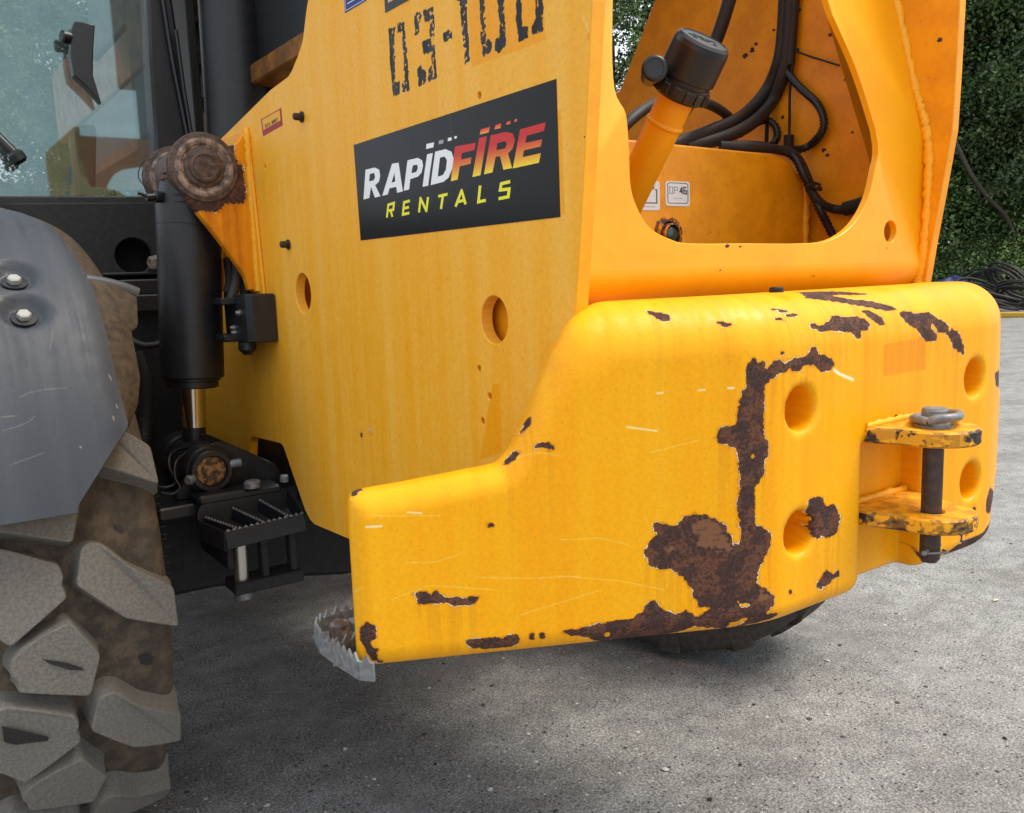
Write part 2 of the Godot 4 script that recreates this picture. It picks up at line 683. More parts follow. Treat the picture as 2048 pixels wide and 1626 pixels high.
func block(x: float, y: float, z: float) -> float:
	var q := absf(x - XC)
	var f := -z
	var w := sn(q, f)
	var s := clampf(w.x, 0.0, 0.995)
	var gx := s * 100.0
	var gy := clampf((y - 0.6) * 100.0, 0.0, 79.99)
	var ix := int(gx)
	var iy := int(gy)
	var fx := gx - ix
	var fy := gy - iy
	var k := iy * 101 + ix
	var d2 := lerpf(lerpf(field[k], field[k + 1], fx), lerpf(field[k + 101], field[k + 102], fx), fy) + maxf(w.x - 0.995, 0.0)
	var t := 0.075 + 0.135 * (1.0 - smoothstep(0.46, 0.58, s))
	var rt := 0.032 + 0.043 * (1.0 - smoothstep(0.50, 0.60, s))
	var r := minf(0.03 + (rt - 0.03) * smoothstep(0.9, 1.0, y), t * 0.48)
	var e := absf(w.y - t / 2.0) - t / 2.0
	var d := minf(maxf(d2 + r, e + r), 0.0) + Vector2(maxf(d2 + r, 0.0), maxf(e + r, 0.0)).length() - r
	if q < 0.3 and f < 0.9:
		for yh in [1.057, 0.8825]:              # the four lifting holes
			var c := maxf(Vector2(q - 0.226, y - yh).length() - 0.0305, f - FR - 0.055)
			var m := clampf(0.5 - 0.5 * (d + c) / 0.012, 0.0, 1.0)
			d = lerpf(d, -c, m) + 0.012 * m * (1.0 - m)
		var c2 := maxf(maxf(q - 0.082, f - FR - 0.044), y - 0.986)     # the recess behind the tow pin
		var m2 := clampf(0.5 - 0.5 * (d + c2) / 0.016, 0.0, 1.0)
		d = lerpf(d, -c2, m2) + 0.016 * m2 * (1.0 - m2)
	return d


func block_mesh() -> MB:
	var x0 := 0.38
	var y0 := 0.735
	var z0 := -1.12
	var nx := 248
	var ny := 72
	var nz := 56
	var g := PackedFloat32Array()
	g.resize((nx + 1) * (ny + 1) * (nz + 1))
	g.fill(1e9)
	var sy := nx + 1
	var sz := (nx + 1) * (ny + 1)
	var live: Array[Vector3i] = []
	var reach := CELL * 8.0 * 0.87 + 0.008
	for bz in nz / 8:
		for by in ny / 8:
			for bx in nx / 8:
				if absf(block(x0 + (bx * 8 + 4) * CELL, y0 + (by * 8 + 4) * CELL, z0 + (bz * 8 + 4) * CELL)) < reach:
					live.append(Vector3i(bx * 8, by * 8, bz * 8))
	for b in live:
		for k in range(b.z, b.z + 9):
			for j in range(b.y, b.y + 9):
				var at := k * sz + j * sy + b.x
				for i in range(b.x, b.x + 9):
					if g[at] > 1e8:
						g[at] = block(x0 + i * CELL, y0 + j * CELL, z0 + k * CELL)
					at += 1
	var ids := {}
	var pos := PackedVector3Array()
	var off := [0, 1, sy, sy + 1, sz, sz + 1, sz + sy, sz + sy + 1]
	for b in live:
		for k in range(b.z, b.z + 8):
			for j in range(b.y, b.y + 8):
				for i in range(b.x, b.x + 8):
					var at := k * sz + j * sy + i
					var low := 0
					for c in 8:
						if g[at + off[c]] < 0.0:
							low += 1
					if low == 0 or low == 8:
						continue
					var sum := Vector3.ZERO
					var cnt := 0
					for e in 12:
						var ax := e / 4
						var c0 := 0
						var r := e % 4
						if ax == 0:
							c0 = (r & 1) * 2 + (r >> 1) * 4
						elif ax == 1:
							c0 = (r & 1) + (r >> 1) * 4
						else:
							c0 = (r & 1) + (r >> 1) * 2
						var c1 := c0 + (1 << ax)
						var a := g[at + off[c0]]
						var bb := g[at + off[c1]]
						if (a < 0.0) != (bb < 0.0):
							var p := Vector3(c0 & 1, (c0 >> 1) & 1, c0 >> 2)
							p[ax] += a / (a - bb)
							sum += p
							cnt += 1
					ids[at] = pos.size()
					pos.append(Vector3(x0, y0, z0) + (Vector3(i, j, k) + sum / cnt) * CELL)
	var nor := PackedVector3Array()
	var uv := PackedVector2Array()
	for p in pos:
		var e := 0.0025
		var m := Vector3(1, -1, -1) * block(p.x + e, p.y - e, p.z - e) + Vector3(-1, -1, 1) * block(p.x - e, p.y - e, p.z + e) + Vector3(-1, 1, -1) * block(p.x - e, p.y + e, p.z - e) + Vector3(1, 1, 1) * block(p.x + e, p.y + e, p.z + e)
		nor.append(m.normalized())
		var w := sn(absf(p.x - XC), -p.z)
		var s := w.x if p.x < XC else -w.x
		var up := p.y + maxf(w.y, 0.0) * (1.0 if p.y > 1.13 or (p.y > 0.95 and absf(w.x) > 0.34) else (-1.0 if p.y < 0.80 else 0.0))
		uv.append(Vector2((0.87 - s) / 1.74, 1.0 - (up - 0.70) / 0.75))
	var mb := MB.new()
	var steps := [1, sy, sz]
	for at: int in ids:
		for ax in 3:
			var a := g[at]
			var bb := g[at + steps[ax]]
			if (a < 0.0) == (bb < 0.0) or bb > 1e8:
				continue
			var u_: int = steps[(ax + 1) % 3]
			var v_: int = steps[(ax + 2) % 3]
			if not (ids.has(at - u_) and ids.has(at - v_) and ids.has(at - u_ - v_)):
				continue
			var i0: int = ids[at]
			var i1: int = ids[at - u_]
			var i2: int = ids[at - u_ - v_]
			var i3: int = ids[at - v_]
			mb.soft(pos[i0], pos[i1], pos[i2], pos[i3], nor[i0], nor[i1], nor[i2], nor[i3], uv[i0], uv[i1], uv[i2], uv[i3])
	return mb


# ---------------------------------------------------------------- the place
func _ready() -> void:
	var cam := Camera3D.new()
	cam.name = "camera"
	cam.fov = 49.299
	cam.near = 0.05
	cam.far = 400.0
	cam.transform = Transform3D(Basis(Vector3(0.8183,-0.0344,0.5738), Vector3(0.1116,0.9887,-0.1), Vector3(-0.5639,0.1458,0.8129)).orthonormalized(), Vector3(0, 1.25, 0))
	add_child(cam)
	cam.current = true

	var env := Environment.new()
	env.background_mode = Environment.BG_SKY
	var sm := ProceduralSkyMaterial.new()
	sm.sky_top_color = Color(0.90, 0.93, 0.97)
	sm.sky_horizon_color = Color(0.93, 0.95, 0.97)
	sm.sky_curve = 0.2
	sm.ground_bottom_color = Color(0.28, 0.28, 0.28)
	sm.ground_horizon_color = Color(0.5, 0.5, 0.5)
	sm.sky_energy_multiplier = 0.92
	var clouds := noise(11, 0.006, 5)
	clouds.domain_warp_enabled = true
	var sky_im: Image = clouds.get_seamless_image(512, 256)
	sky_im.convert(Image.FORMAT_L8)
	var cd := sky_im.get_data()
	var cov := PackedByteArray()
	cov.resize(512 * 256 * 4)
	for i in 512 * 256:
		cov[i * 4] = 214; cov[i * 4 + 1] = 226; cov[i * 4 + 2] = 240
		cov[i * 4 + 3] = clampi(int(cd[i] * 0.30), 0, 90)
	sm.sky_cover = tiles(Image.create_from_data(512, 256, false, Image.FORMAT_RGBA8, cov))
	var sky := Sky.new()
	sky.sky_material = sm
	env.sky = sky
	env.tonemap_mode = Environment.TONE_MAPPER_LINEAR
	env.tonemap_exposure = 1.58
	env.background_energy_multiplier = 1.0
	env.sdfgi_enabled = true
	env.ssao_enabled = true
	env.ssil_enabled = true
	var we := WorldEnvironment.new()
	we.name = "world_environment"
	we.environment = env
	add_child(we)

	var sun := DirectionalLight3D.new()
	sun.name = "sun"
	sun.light_energy = 0.75
	sun.light_color = Color(1.0, 0.97, 0.92)
	sun.light_angular_distance = 28.0
	sun.shadow_enabled = true
	add_child(sun)
	sun.look_at_from_position(Vector3.ZERO, Vector3(-0.40, -0.86, -0.30))

	materials()
	ground()
	rig = thing("telehandler", HUB, "yellow telehandler seen from its rear corner, with chipped counterweight, tow pin and muddy tyre", "telehandler")
	tower()
	counterweight()
	hitch()
	tank()
	hoses()
	stabiliser()
	axle()
	fender()
	wheels()
	boom()
	cab()
	yard()
	trees()


func materials() -> void:
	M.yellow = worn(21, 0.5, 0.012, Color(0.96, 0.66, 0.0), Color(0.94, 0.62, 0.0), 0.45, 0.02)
	M.yellow_in = worn(22, 0.6, 0.012, Color(0.94, 0.62, 0.0), Color(0.89, 0.57, 0.0), 0.5, 0.02, 0.0, 1.8, 0.04, Color(0.35, 0.2, 0.06))
	M.yellow_weld = worn(23, 0.12, 0.03, Color(0.97, 0.69, 0.03), Color(0.94, 0.63, 0.0), 0.5, 0.1)
	M.rusty_yellow = worn(24, 0.22, 0.012, Color(0.90, 0.55, 0.03), Color(0.24, 0.15, 0.11), 0.7, 0.15, 0.0, 4.5)
	M.rust = worn(25, 0.16, 0.012, Color(0.20, 0.155, 0.14), Color(0.37, 0.29, 0.25), 0.6, 0.15, 0.0, 1.8)
	M.rust_pale = worn(26, 0.20, 0.010, Color(0.27, 0.23, 0.21), Color(0.62, 0.53, 0.47), 0.7, 0.25, 0.0, 1.9)
	M.rust_dark = worn(27, 0.1, 0.02, Color(0.15, 0.10, 0.09), Color(0.26, 0.19, 0.16), 0.65, 0.1)
	M.grease = worn(36, 0.12, 0.01, Color(0.20, 0.13, 0.07), Color(0.62, 0.44, 0.22), 0.35, 0.3, 0.0, 3.0)
	M.black = worn(28, 0.4, 0.015, Color(0.085, 0.088, 0.10), Color(0.12, 0.122, 0.13), 0.42, 0.02, 0.0, 1.5, 0.03, Color(0.3, 0.28, 0.25))
	M.black_matt = worn(29, 0.3, 0.02, Color(0.07, 0.07, 0.075), Color(0.12, 0.115, 0.11), 0.7, 0.1)
	M.hose = worn(30, 0.12, 0.03, Color(0.10, 0.095, 0.10), Color(0.19, 0.17, 0.16), 0.6, 0.12)
	M.fender = worn(31, 0.7, 0.01, Color(0.275, 0.285, 0.305), Color(0.32, 0.33, 0.35), 0.36, 0.03, 0.0, 1.6, 0.012, Color(0.45, 0.45, 0.45))
	M.mud = worn(32, 0.25, 0.02, Color(0.20, 0.17, 0.135), Color(0.34, 0.285, 0.215), 0.8, 0.1, 0.0, 1.9)
	M.tyre = worn(33, 0.35, 0.012, Color(0.265, 0.235, 0.20), Color(0.39, 0.34, 0.28), 0.9, 0.12, 0.0, 2.0)
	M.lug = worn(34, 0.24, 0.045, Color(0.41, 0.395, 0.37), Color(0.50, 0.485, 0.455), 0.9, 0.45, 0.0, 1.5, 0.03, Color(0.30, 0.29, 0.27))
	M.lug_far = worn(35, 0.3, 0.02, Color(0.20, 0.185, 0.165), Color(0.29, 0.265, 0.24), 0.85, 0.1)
	M.zinc = worn(37, 0.10, 0.012, Color(0.42, 0.42, 0.425), Color(0.55, 0.55, 0.555), 0.5, 0.05, 0.35, 1.6)
	M.steel = plain(Color(0.72, 0.71, 0.68), 0.3, 0.9)
	M.chrome = plain(Color(0.78, 0.77, 0.75), 0.12, 1.0)
	M.plastic = plain(Color(0.095, 0.10, 0.112), 0.38)
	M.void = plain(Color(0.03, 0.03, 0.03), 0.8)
	M.towplate = worn(40, 0.30, 0.010, Color(0.95, 0.64, 0.0), Color(0.15, 0.11, 0.10), 0.6, 0.1, 0.0, 6.0)
	M.towtop = worn(43, 0.22, 0.010, Color(0.96, 0.66, 0.0), Color(0.74, 0.50, 0.05), 0.6, 0.05, 0.0, 2.0)
	M.boom = worn(44, 0.9, 0.012, Color(0.62, 0.38, 0.05), Color(0.40, 0.25, 0.07), 0.55, 0.02)  # yellow darkened to brown: shade from the cab put into the colour
	M.bolt = worn(45, 0.05, 0.03, Color(0.58, 0.58, 0.56), Color(0.72, 0.72, 0.69), 0.5)
	M.pin = worn(41, 0.3, 0.02, Color(0.22, 0.165, 0.145), Color(0.32, 0.25, 0.22), 0.55, 0.1, 0.2)
	M.rear = worn(42, 0.9, 0.008, Color(0.97, 0.67, 0.0), Color(0.95, 0.63, 0.0), 0.40, 0.02, 0.0, 1.4)
	M.label = worn(38, 0.06, 0.02, Color(0.80, 0.80, 0.79), Color(0.90, 0.90, 0.89), 0.4)
	var gl := plain(Color(0.52, 0.62, 0.62, 0.42), 0.03, 0.8)
	gl.transparency = BaseMaterial3D.TRANSPARENCY_ALPHA
	gl.albedo_texture = ntex(39, 0.02, Color(0.94, 0.95, 0.95), Color(1, 1, 1))
	M.glass = gl


func ground() -> void:
	var w := 1024
	var a := grey(51, 0.012, w, w, 4, true)
	var b := grey(52, 0.16, w, w, 3, true)
	var c := grey(53, 0.06, w, w, 3, true)
	var e := grey(55, 0.075, w, w, 2, true)
	var o := PackedByteArray()
	o.resize(w * w * 3)
	for i in w * w:
		var k := 0.540 + (a[i] - 128.0) * 0.0004 + (b[i] - 128.0) * 0.0012 + (c[i] - 128.0) * 0.0004
		if b[i] > 212:
			k += 0.10
		if b[i] < 40:
			k -= 0.15
		if e[i] > 243:
			k -= 0.16
		elif e[i] < 11:
			k += 0.10
		o[i * 3] = clampi(int(k * 255.0), 0, 255)
		o[i * 3 + 1] = clampi(int(k * 254.0), 0, 255)
		o[i * 3 + 2] = clampi(int(k * 251.0), 0, 255)
	var m := plain(Color.WHITE, 0.92)
	m.albedo_texture = tiles(Image.create_from_data(w, w, false, Image.FORMAT_RGB8, o))
	m.uv1_triplanar = true
	m.uv1_world_triplanar = true
	m.uv1_scale = Vector3.ONE / 1.7
	m.heightmap_enabled = true
	m.heightmap_texture = m.albedo_texture
	m.heightmap_scale = 0.22
	m.detail_enabled = true
	m.detail_blend_mode = BaseMaterial3D.BLEND_MODE_MUL
	m.detail_uv_layer = BaseMaterial3D.DETAIL_UV_2
	m.detail_albedo = ntex(54, 0.012, Color(0.88, 0.872, 0.865), Color(1.0, 0.998, 0.995), 512, 6, 1.7)
	m.uv2_triplanar = true
	m.uv2_world_triplanar = true
	m.uv2_scale = Vector3(1.0 / 6.3, 1.0, 1.0 / 2.9)
	var mb := MB.new()
	mb.quad(Vector3(-120, GROUND, -120), Vector3(120, GROUND, -120), Vector3(120, GROUND, 120), Vector3(-120, GROUND, 120), Vector3.UP)
	var g := mpart(self, "ground", mb.mesh(), m)
	tag(g, "grey weathered asphalt yard strewn with grit", "", "", "structure")

	var rng := RandomNumberGenerator.new()
	rng.seed = 77
	var shapes: Array[ArrayMesh] = []
	for k in 3:
		var s := MB.new()
		var ring := PackedVector3Array()
		for i in 7:
			var t := TAU * i / 7.0
			ring.append(Vector3(cos(t) * rng.randf_range(0.7, 1.1), rng.randf_range(-0.1, 0.25), sin(t) * rng.randf_range(0.6, 1.0)))
		var top := Vector3(rng.randf_range(-0.3, 0.3), rng.randf_range(0.5, 0.8), rng.randf_range(-0.3, 0.3))
		for i in 7:
			s.flat(ring[i], ring[(i + 1) % 7], top, ring[i] + Vector3.UP)
			s.flat(ring[i], ring[(i + 1) % 7], Vector3(0, -0.3, 0), ring[i] + Vector3.DOWN)
		shapes.append(s.mesh())
	for k in 3:
		var grit := MultiMesh.new()
		grit.transform_format = MultiMesh.TRANSFORM_3D
		grit.mesh = shapes[k]
		grit.instance_count = [14000, 9000, 5000][k]
		for i in grit.instance_count:
			var d := rng.randf() * rng.randf() * 9.0 + 0.8
			var t := rng.randf_range(-0.15, 1.5)
			var sz := rng.randf_range(0.0016, 0.0046) * (1.0 if rng.randf() < 0.94 else 2.0)
			grit.set_instance_transform(i, Transform3D(Basis(Vector3.UP, rng.randf() * TAU).scaled(Vector3(sz, sz * rng.randf_range(0.5, 1.0), sz)), Vector3(sin(t) * d, GROUND + sz * 0.1, -cos(t) * d)))
		var gi := MultiMeshInstance3D.new()
		gi.name = ["gravel", "dark_gravel", "pale_gravel"][k]
		gi.multimesh = grit
		gi.material_override = plain([Color(0.50, 0.49, 0.47), Color(0.27, 0.265, 0.26), Color(0.72, 0.71, 0.69)][k], 0.9)
		add_child(gi, true)
		tag(gi, ["fine grey grit scattered over the asphalt", "dark crumbs of tar scattered over the asphalt", "pale stone chips scattered over the asphalt"][k], "gravel", "", "stuff")
	var where := P3([0.6473,-0.06,-2.0838,2.0112,-0.06,-1.6696,2.1277,-0.06,-1.4968,2.4392,-0.06,-1.7179,2.3203,-0.06,-1.6797,2.2832,-0.06,-1.226,2.3884,-0.06,-1.1144,1.5495,-0.06,-1.5809,1.722,-0.06,-1.4751,0.918,-0.06,-2.211,1.1322,-0.06,-1.792,1.6997,-0.06,-1.9835,1.0798,-0.06,-1.9839,1.5409,-0.06,-1.415])
	var said := ["pale grey stone on the asphalt near the bottom edge, right of the muddy tyre", "dark stone on the asphalt below the right half of the counterweight", "whitish angular stone on the open asphalt right of the dark one", "pale round stone just right of the far tyre", "small grey stone close to the far tyre, on its right", "dark crumb of asphalt beside the brownish stain", "black crumb of asphalt at the right edge of the picture", "grey stone low in the middle of the open asphalt", "dark flat stone right of the grey one near the bottom", "grey chip of stone in the shade right of the muddy tyre", "pale chip of stone on the shaded asphalt near the bottom edge", "small pale stone on the asphalt under the long rust band", "grey chip of stone in the shade below the galvanised step", "pale small stone at the bottom edge below the far tyre"]
	for i in where.size():
		var o2 := MeshInstance3D.new()
		o2.mesh = shapes[i % 3]
		o2.name = numbered("stone")
		o2.material_override = plain([Color(0.66, 0.65, 0.63), Color(0.20, 0.195, 0.19), Color(0.70, 0.70, 0.68), Color(0.72, 0.71, 0.69), Color(0.55, 0.54, 0.52), Color(0.18, 0.17, 0.17), Color(0.15, 0.15, 0.15)][i % 7], 0.9)
		var sz2: float = [0.011, 0.0065, 0.009, 0.009, 0.007, 0.007, 0.008][i % 7]
		o2.transform = Transform3D(Basis(Vector3.UP, i * 1.7).scaled(Vector3.ONE * sz2), where[i] + Vector3(0, 0.002, 0))
		add_child(o2, true)
		tag(o2, said[i], "stone", "loose stones on the asphalt")
	var lf := MB.new()
	var lp := P2([-1, 0, -0.6, 0.35, 0, 0.5, 0.5, 0.3, 1.1, 0, 0.5, -0.35, 0, -0.45, -0.6, -0.3])
	for i in 8:
		var p := lp[i] * 0.016
		var q := lp[(i + 1) % 8] * 0.016
		lf.flat(Vector3(0, 0.006, 0), Vector3(p.x, 0.002 + absf(p.y) * 0.4, p.y), Vector3(q.x, 0.002 + absf(q.y) * 0.4, q.y), Vector3.UP)
	var leaf := mpart(self, "fallen_leaf", lf.mesh(), plain(Color(0.80, 0.78, 0.62), 0.8))
	leaf.position = Vector3(3.3856,-0.058,-1.6387)
	tag(leaf, "pale dry leaf lying on the asphalt right of the counterweight", "leaf")


# ---------------------------------------------------------------- boom tower: two side plates joined by a rear plate
func bolt_on(parent: Node3D, at: Vector3, dir: Vector3, r: float, h: float, m: Material) -> void:
	var mb := MB.new()
	lathe(mb, P2([0, 0, r * 1.5, 0, r * 1.5, 0.0025, 0, 0.0025]), axes(at, dir), 20)
	hexhead(mb, at + dir.normalized() * 0.0025, dir, r, h)
	part(parent, "bolt", mb, m)


func tower() -> void:
	var out := P2([-1.7153,1.8024,-1.7301,1.782,-1.7566,1.7335,-1.7683,1.7227,-1.7868,1.7093,-1.8238,1.6875,-1.8479,1.6792,-1.9599,1.6715,-2.3653,1.614,-2.4969,1.5756])
	var top := P2([-1.70, 1.95])
	var low := P2([-2.7409,0.7465,-2.3081,0.7616,-2.2837,0.841,-2.2756,0.8501,-2.2541,0.8589,-2.0675,0.8683,-2.0507,0.8681,-2.0353,0.8623,-1.9371,0.7436,-1.9218,0.7269,-1.8978,0.7104,-1.8723,0.7052,-1.6933,0.7131])
	var edge := P2([-0.985, 0.80, -0.96, 0.95, -0.9139,1.1928,-0.8999,1.2927,-0.8846,1.4154,-0.8667,1.5773, -0.85, 1.95])
	var o := PackedVector2Array()
	o.append_array(top); o.append_array(out); o.append_array(low); o.append_array(edge)
	var holes := []
	for h in [-1.8468,1.2282,-1.1061,1.1856]:
		holes.append(h)
	var c1 := Vector2(holes[0], holes[1])
	var c2 := Vector2(holes[2], holes[3])
	var round1 := circle(c1, 0.0435, 28)
	var round2 := circle(c2, 0.036, 28)
	var small := P2([-2.0223,1.515,-1.1236,1.5118,-1.1537,1.1095,-1.1264,1.0685,-1.149,1.0274])
	var cuts := [round1, round2]
	for s in small:
		cuts.append(circle(s, 0.0055, 10))
	var w := 1400
	var h := 1000
	var chips := rastered([[744,817,754,812,758,818,747,822], [784,806,792,803,793,812,786,811], [1363,470,1366,466,1384,466,1383,477,1375,480,1361,481], [1381,278,1386,281,1384,285,1379,283]], w, h)
	var ink := rastered([
		[926,167,946,168,942,182,939,247,952,249,950,267,929,266,926,208], [952,167,975,168,976,196,979,247,979,266,959,266,958,250,968,250,966,199,965,179,953,178],
		[1004,165,1023,166,1023,180,1016,180,1016,195,1003,194], [1031,166,1055,168,1058,184,1055,212,1047,214,1056,220,1057,264,1035,266,1036,249,1046,245,1046,228,1023,224,1023,208,1044,208,1044,184,1031,183],
		[1006,241,1018,239,1019,245,1029,249,1026,267,1007,266], [1080,209,1103,209,1102,221,1081,222], [1117,165,1142,167,1140,203,1143,259,1130,262,1126,201,1124,178,1117,178],
		[1169,166,1182,167,1181,240,1194,248,1192,259,1173,261,1170,241,1170,212], [1208,169,1222,170,1224,258,1210,264,1200,261,1202,247,1213,245],
		[1251,177,1260,176,1258,245,1269,247,1269,260,1251,260,1246,234], [1285,182,1300,184,1299,258,1289,260,1278,257,1278,250,1286,241]], w, h)
	var patch := rastered([[1141,145,1146,269,1302,270,1300,164], [1321,355,1328,353,1330,475,1323,475], [1166,694,1185,689,1183,787,1128,806]], w, h)
	var scr := blank(w, h)
	pline(scr, P2([1368,259,1375,271,1379,279]), 0.8, Color(0.5, 0.5, 0.5))
	M.plate = paint(w, h, Color(0.955, 0.685, 0.20), Color(0.95, 0.735, 0.36), Color(0.95, 0.63, 0.06), {"chips": chips, "ink": ink, "patch": patch, "scratch": scr, "seed": 100, "wear": 0.75, "relief": 0.04})
	var mb := MB.new()
	var cut := MB.new()
	ext(mb, o, cuts, 0.022, 0.0012, sideways(0.74), Rect2(-2.45, 0.75, 1.6, 1.1), cut)
	var side := part(rig, "side_plate", mb, M.plate, "weathered yellow side plate with a black rental decal and worn stencilled number")
	part(side, "cut_edge", cut, M.yellow)
	mb = MB.new()
	ext(mb, P2([-1.75, 0.92, -1.02, 0.92, -1.02, 1.30, -1.75, 1.30]), [], 0.012, 0.001, sideways(0.775))
	boxed(mb, Vector3(0.79, 1.18, -1.97), Vector3(0.95, 1.34, -1.78), 0.01)
	part(rig, "inner_web", mb, M.yellow_in, "inner plate seen through the round holes of the side plate")
	mb = MB.new()
	boxed(mb, Vector3(0.86, 1.10, -2.3), Vector3(1.60, 1.55, -2.22), 0.01)
	part(rig, "cross_member", mb, M.black_matt)
	mb = MB.new()
	var o2 := PackedVector2Array()
	o2.append_array(P2([-1.66, 2.0])); o2.append_array(P2([-1.7411,1.937,-1.8793,1.7405])); o2.append_array(P2([-2.38, 1.60, -2.38, 1.0, -2.06, 0.74, -1.0, 0.72]))
	o2.append_array(P2([-0.9882,1.2036,-0.9758,1.2913,-0.9633,1.3673,-0.9435,1.496,-0.9406,1.5959,-0.9383,1.7294])); o2.append_array(P2([-0.93, 2.0]))
	var far_holes := [circle(c1, 0.0435, 24), circle(c2, 0.036, 24)]
	ext(mb, o2, far_holes, 0.022, 0.0015, sideways(1.698))
	var inside := rastered([[700,520,712,512,720,528,705,535]], w, h)
	part(rig, "side_plate", mb, M.yellow_in, "far side plate, its inner face showing behind the hoses")

	# what is stuck on the near plate
	var im := Image.create(2000, 900, false, Image.FORMAT_RGB8)
	im.fill(Color(0.06, 0.06, 0.065))
	var wh := Color(0.92, 0.92, 0.91)
	var bk := Color(0.06, 0.06, 0.065)
	for a: Array in [[139,255,265,258,318,287,325,342,304,392,252,415,311,524,236,526,195,421,163,519,81,523], [333,523,482,264,561,269,588,522,518,523,513,471,431,471,403,522], [598,518,665,270,782,271,827,301,834,344,815,397,772,425,684,432,662,516], [813,517,882,263,943,264,875,517], [881,179,962,183,951,222,873,219], [901,517,967,259,1072,260,1130,292,1147,349,1128,425,1090,486,1037,511], [1102,180,1141,182,1134,207,1096,205], [1166,181,1189,184,1185,201,1160,201]]:
		pfill(im, P2(a), wh)
	pfill(im, P2([1011,180,1059,184,1052,212,1005,210]), Color(0.62, 0.62, 0.66))
	for a: Array in [[193,304,250,304,258,346,233,370,176,367], [460,425,506,423,503,350], [721,323,769,325,776,355,755,384,701,384], [1013,316,1060,316,1081,349,1066,421,1035,456,982,461]]:
		pfill(im, P2(a), bk)
	var fy0: float = [1919,261][1]
	var fy1: float = [1314,517][1]
	var red := Color(0.80, 0.18, 0.17)
	var sunny := Color(0.98, 0.84, 0.20)
	for a: Array in [[1109,519,1165,260,1357,272,1344,323,1228,323,1217,369,1313,371,1303,418,1203,419,1176,516], [1314,520,1389,244,1457,246,1387,519], [1418,518,1490,248,1616,252,1670,276,1685,322,1667,377,1627,406,1655,514,1584,514,1560,411,1524,410,1493,516], [1659,518,1728,260,1919,259,1905,313,1777,315,1764,362,1891,364,1877,410,1753,410,1740,454,1878,454,1861,516]]:
		pfill(im, P2(a), red, sunny, fy0 + 60, fy1)
	pfill(im, P2([1542,315,1606,314,1620,337,1604,365,1533,364]), bk)
	for a: Array in [[1407,185,1487,185,1473,223,1395,222], [1533,184,1583,184,1572,215,1522,214], [1626,184,1658,184,1653,206,1618,204], [1688,182,1709,182,1705,201,1683,200]]:
		var q := P2(a)
		pfill(im, q, Color(0.88, 0.25, 0.16), Color(0.97, 0.72, 0.35), q[0].y, q[0].y + 45)
	for a: Array in [[372,724,401,613,472,607,459,663,401,665], [425,665,442,725], [662,612,593,617,570,718,647,714], [581,668,646,664], [756,723,783,608,838,718,866,608], [974,618,1069,614], [1022,617,993,723], [1140,723,1208,606,1238,717], [1167,687,1229,684], [1381,594,1357,714,1424,710], [1636,606,1562,610,1551,653,1625,657,1615,711,1534,714]]:
		pline(im, P2(a), 12.0, Color(0.93, 0.90, 0.20))
	pline(im, P2([1133,16,1136,174,1142,228]), 1.5, Color(0.28, 0.28, 0.29))
	im.resize(1000, 450, Image.INTERPOLATE_LANCZOS)
	sticker(side, "rental_decal", P2([-1.5506,1.4997,-1.5445,1.3253,-0.9392,1.3246,-0.9401,1.4996]), im, 0.25)
	im = Image.create(240, 120, false, Image.FORMAT_RGB8)
	im.fill(Color(0.62, 0.08, 0.13))
	im.fill_rect(Rect2i(14, 8, 210, 74), Color(0.93, 0.66, 0.10))
	write(im, "SERIAL NUMBER", Vector2(40, 52), Vector2(8, 24), 1.6, Color(0.15, 0.1, 0.05))
	sticker(side, "serial_number_sticker", P2([-2.0241,1.62,-2.0187,1.583,-1.8965,1.5884,-1.898,1.624]), im, 0.35)
	im = Image.create(200, 200, false, Image.FORMAT_RGB8)
	im.fill(Color(0.07, 0.09, 0.42))
	for k in 7:
		im.fill_rect(Rect2i(26, 30 + k * 22, 90 + (k * 37) % 60, 6), Color(0.75, 0.78, 0.85))
	pline(im, P2([8, 8, 8, 192, 192, 192, 192, 8, 6, 8]), 2.0, Color(0.75, 0.78, 0.85))
	sticker(side, "blue_sticker", P2([-1.5516,1.8057,-1.5548,1.7329,-1.4672,1.7318,-1.4634,1.8051]), im, 0.3)
	im = Image.create(200, 200, false, Image.FORMAT_RGB8)
	im.fill(Color(0.16, 0.17, 0.19))
	im.fill_rect(Rect2i(28, 16, 150, 150), Color(0.90, 0.66, 0.42))
	sticker(side, "grey_bordered_sticker", P2([-1.3995,1.7705,-1.3996,1.6944,-1.3105,1.6936,-1.3089,1.7706]), im, 0.3)
	bolt_on(side, Vector3(0.739,1.5872,-1.7851), Vector3(-1, 0, 0), 0.0075, 0.016, M.rust_dark)
	bolt_on(side, Vector3(0.739,1.3353,-1.9088), Vector3(-1, 0, 0), 0.0075, 0.016, M.rust_dark)

	# rear plate: pressed sheet with a big opening, leaning forward above its bend and rolled under at the foot
	var face := P2([0.7625, 1.25, 1.6975, 1.25, 1.6975, 1.48, 1.6975, 1.78, 1.66, 2.0, 0.80, 2.0, 0.7625, 1.78, 0.7625, 1.48])
	var hole := P2([0.8971,1.513,0.9109,1.4772,0.9157,1.4266,0.9177,1.3766,0.9301,1.3442,0.9551,1.315,0.997,1.2977,1.0407,1.2906,1.1694,1.2896,1.3125,1.2885,1.3972,1.294,1.4634,1.3207,1.5079,1.3663,1.5292,1.4213,1.5383,1.4668])
	hole.append_array(P2([1.515, 1.60, 1.475, 1.70, 1.41, 1.85, 1.05, 1.85, 0.95, 1.70, 0.915, 1.60]))
	hole = curve(hole, true, 4)
	var port := circle(P2([1.5846,1.3089])[0], 0.0205, 20)
	var flat_ := MB.new()
	ext(flat_, densified(face, 0.05), [hole, port], 0.014, 0.0012, facing(0))
	var bent := MB.new()
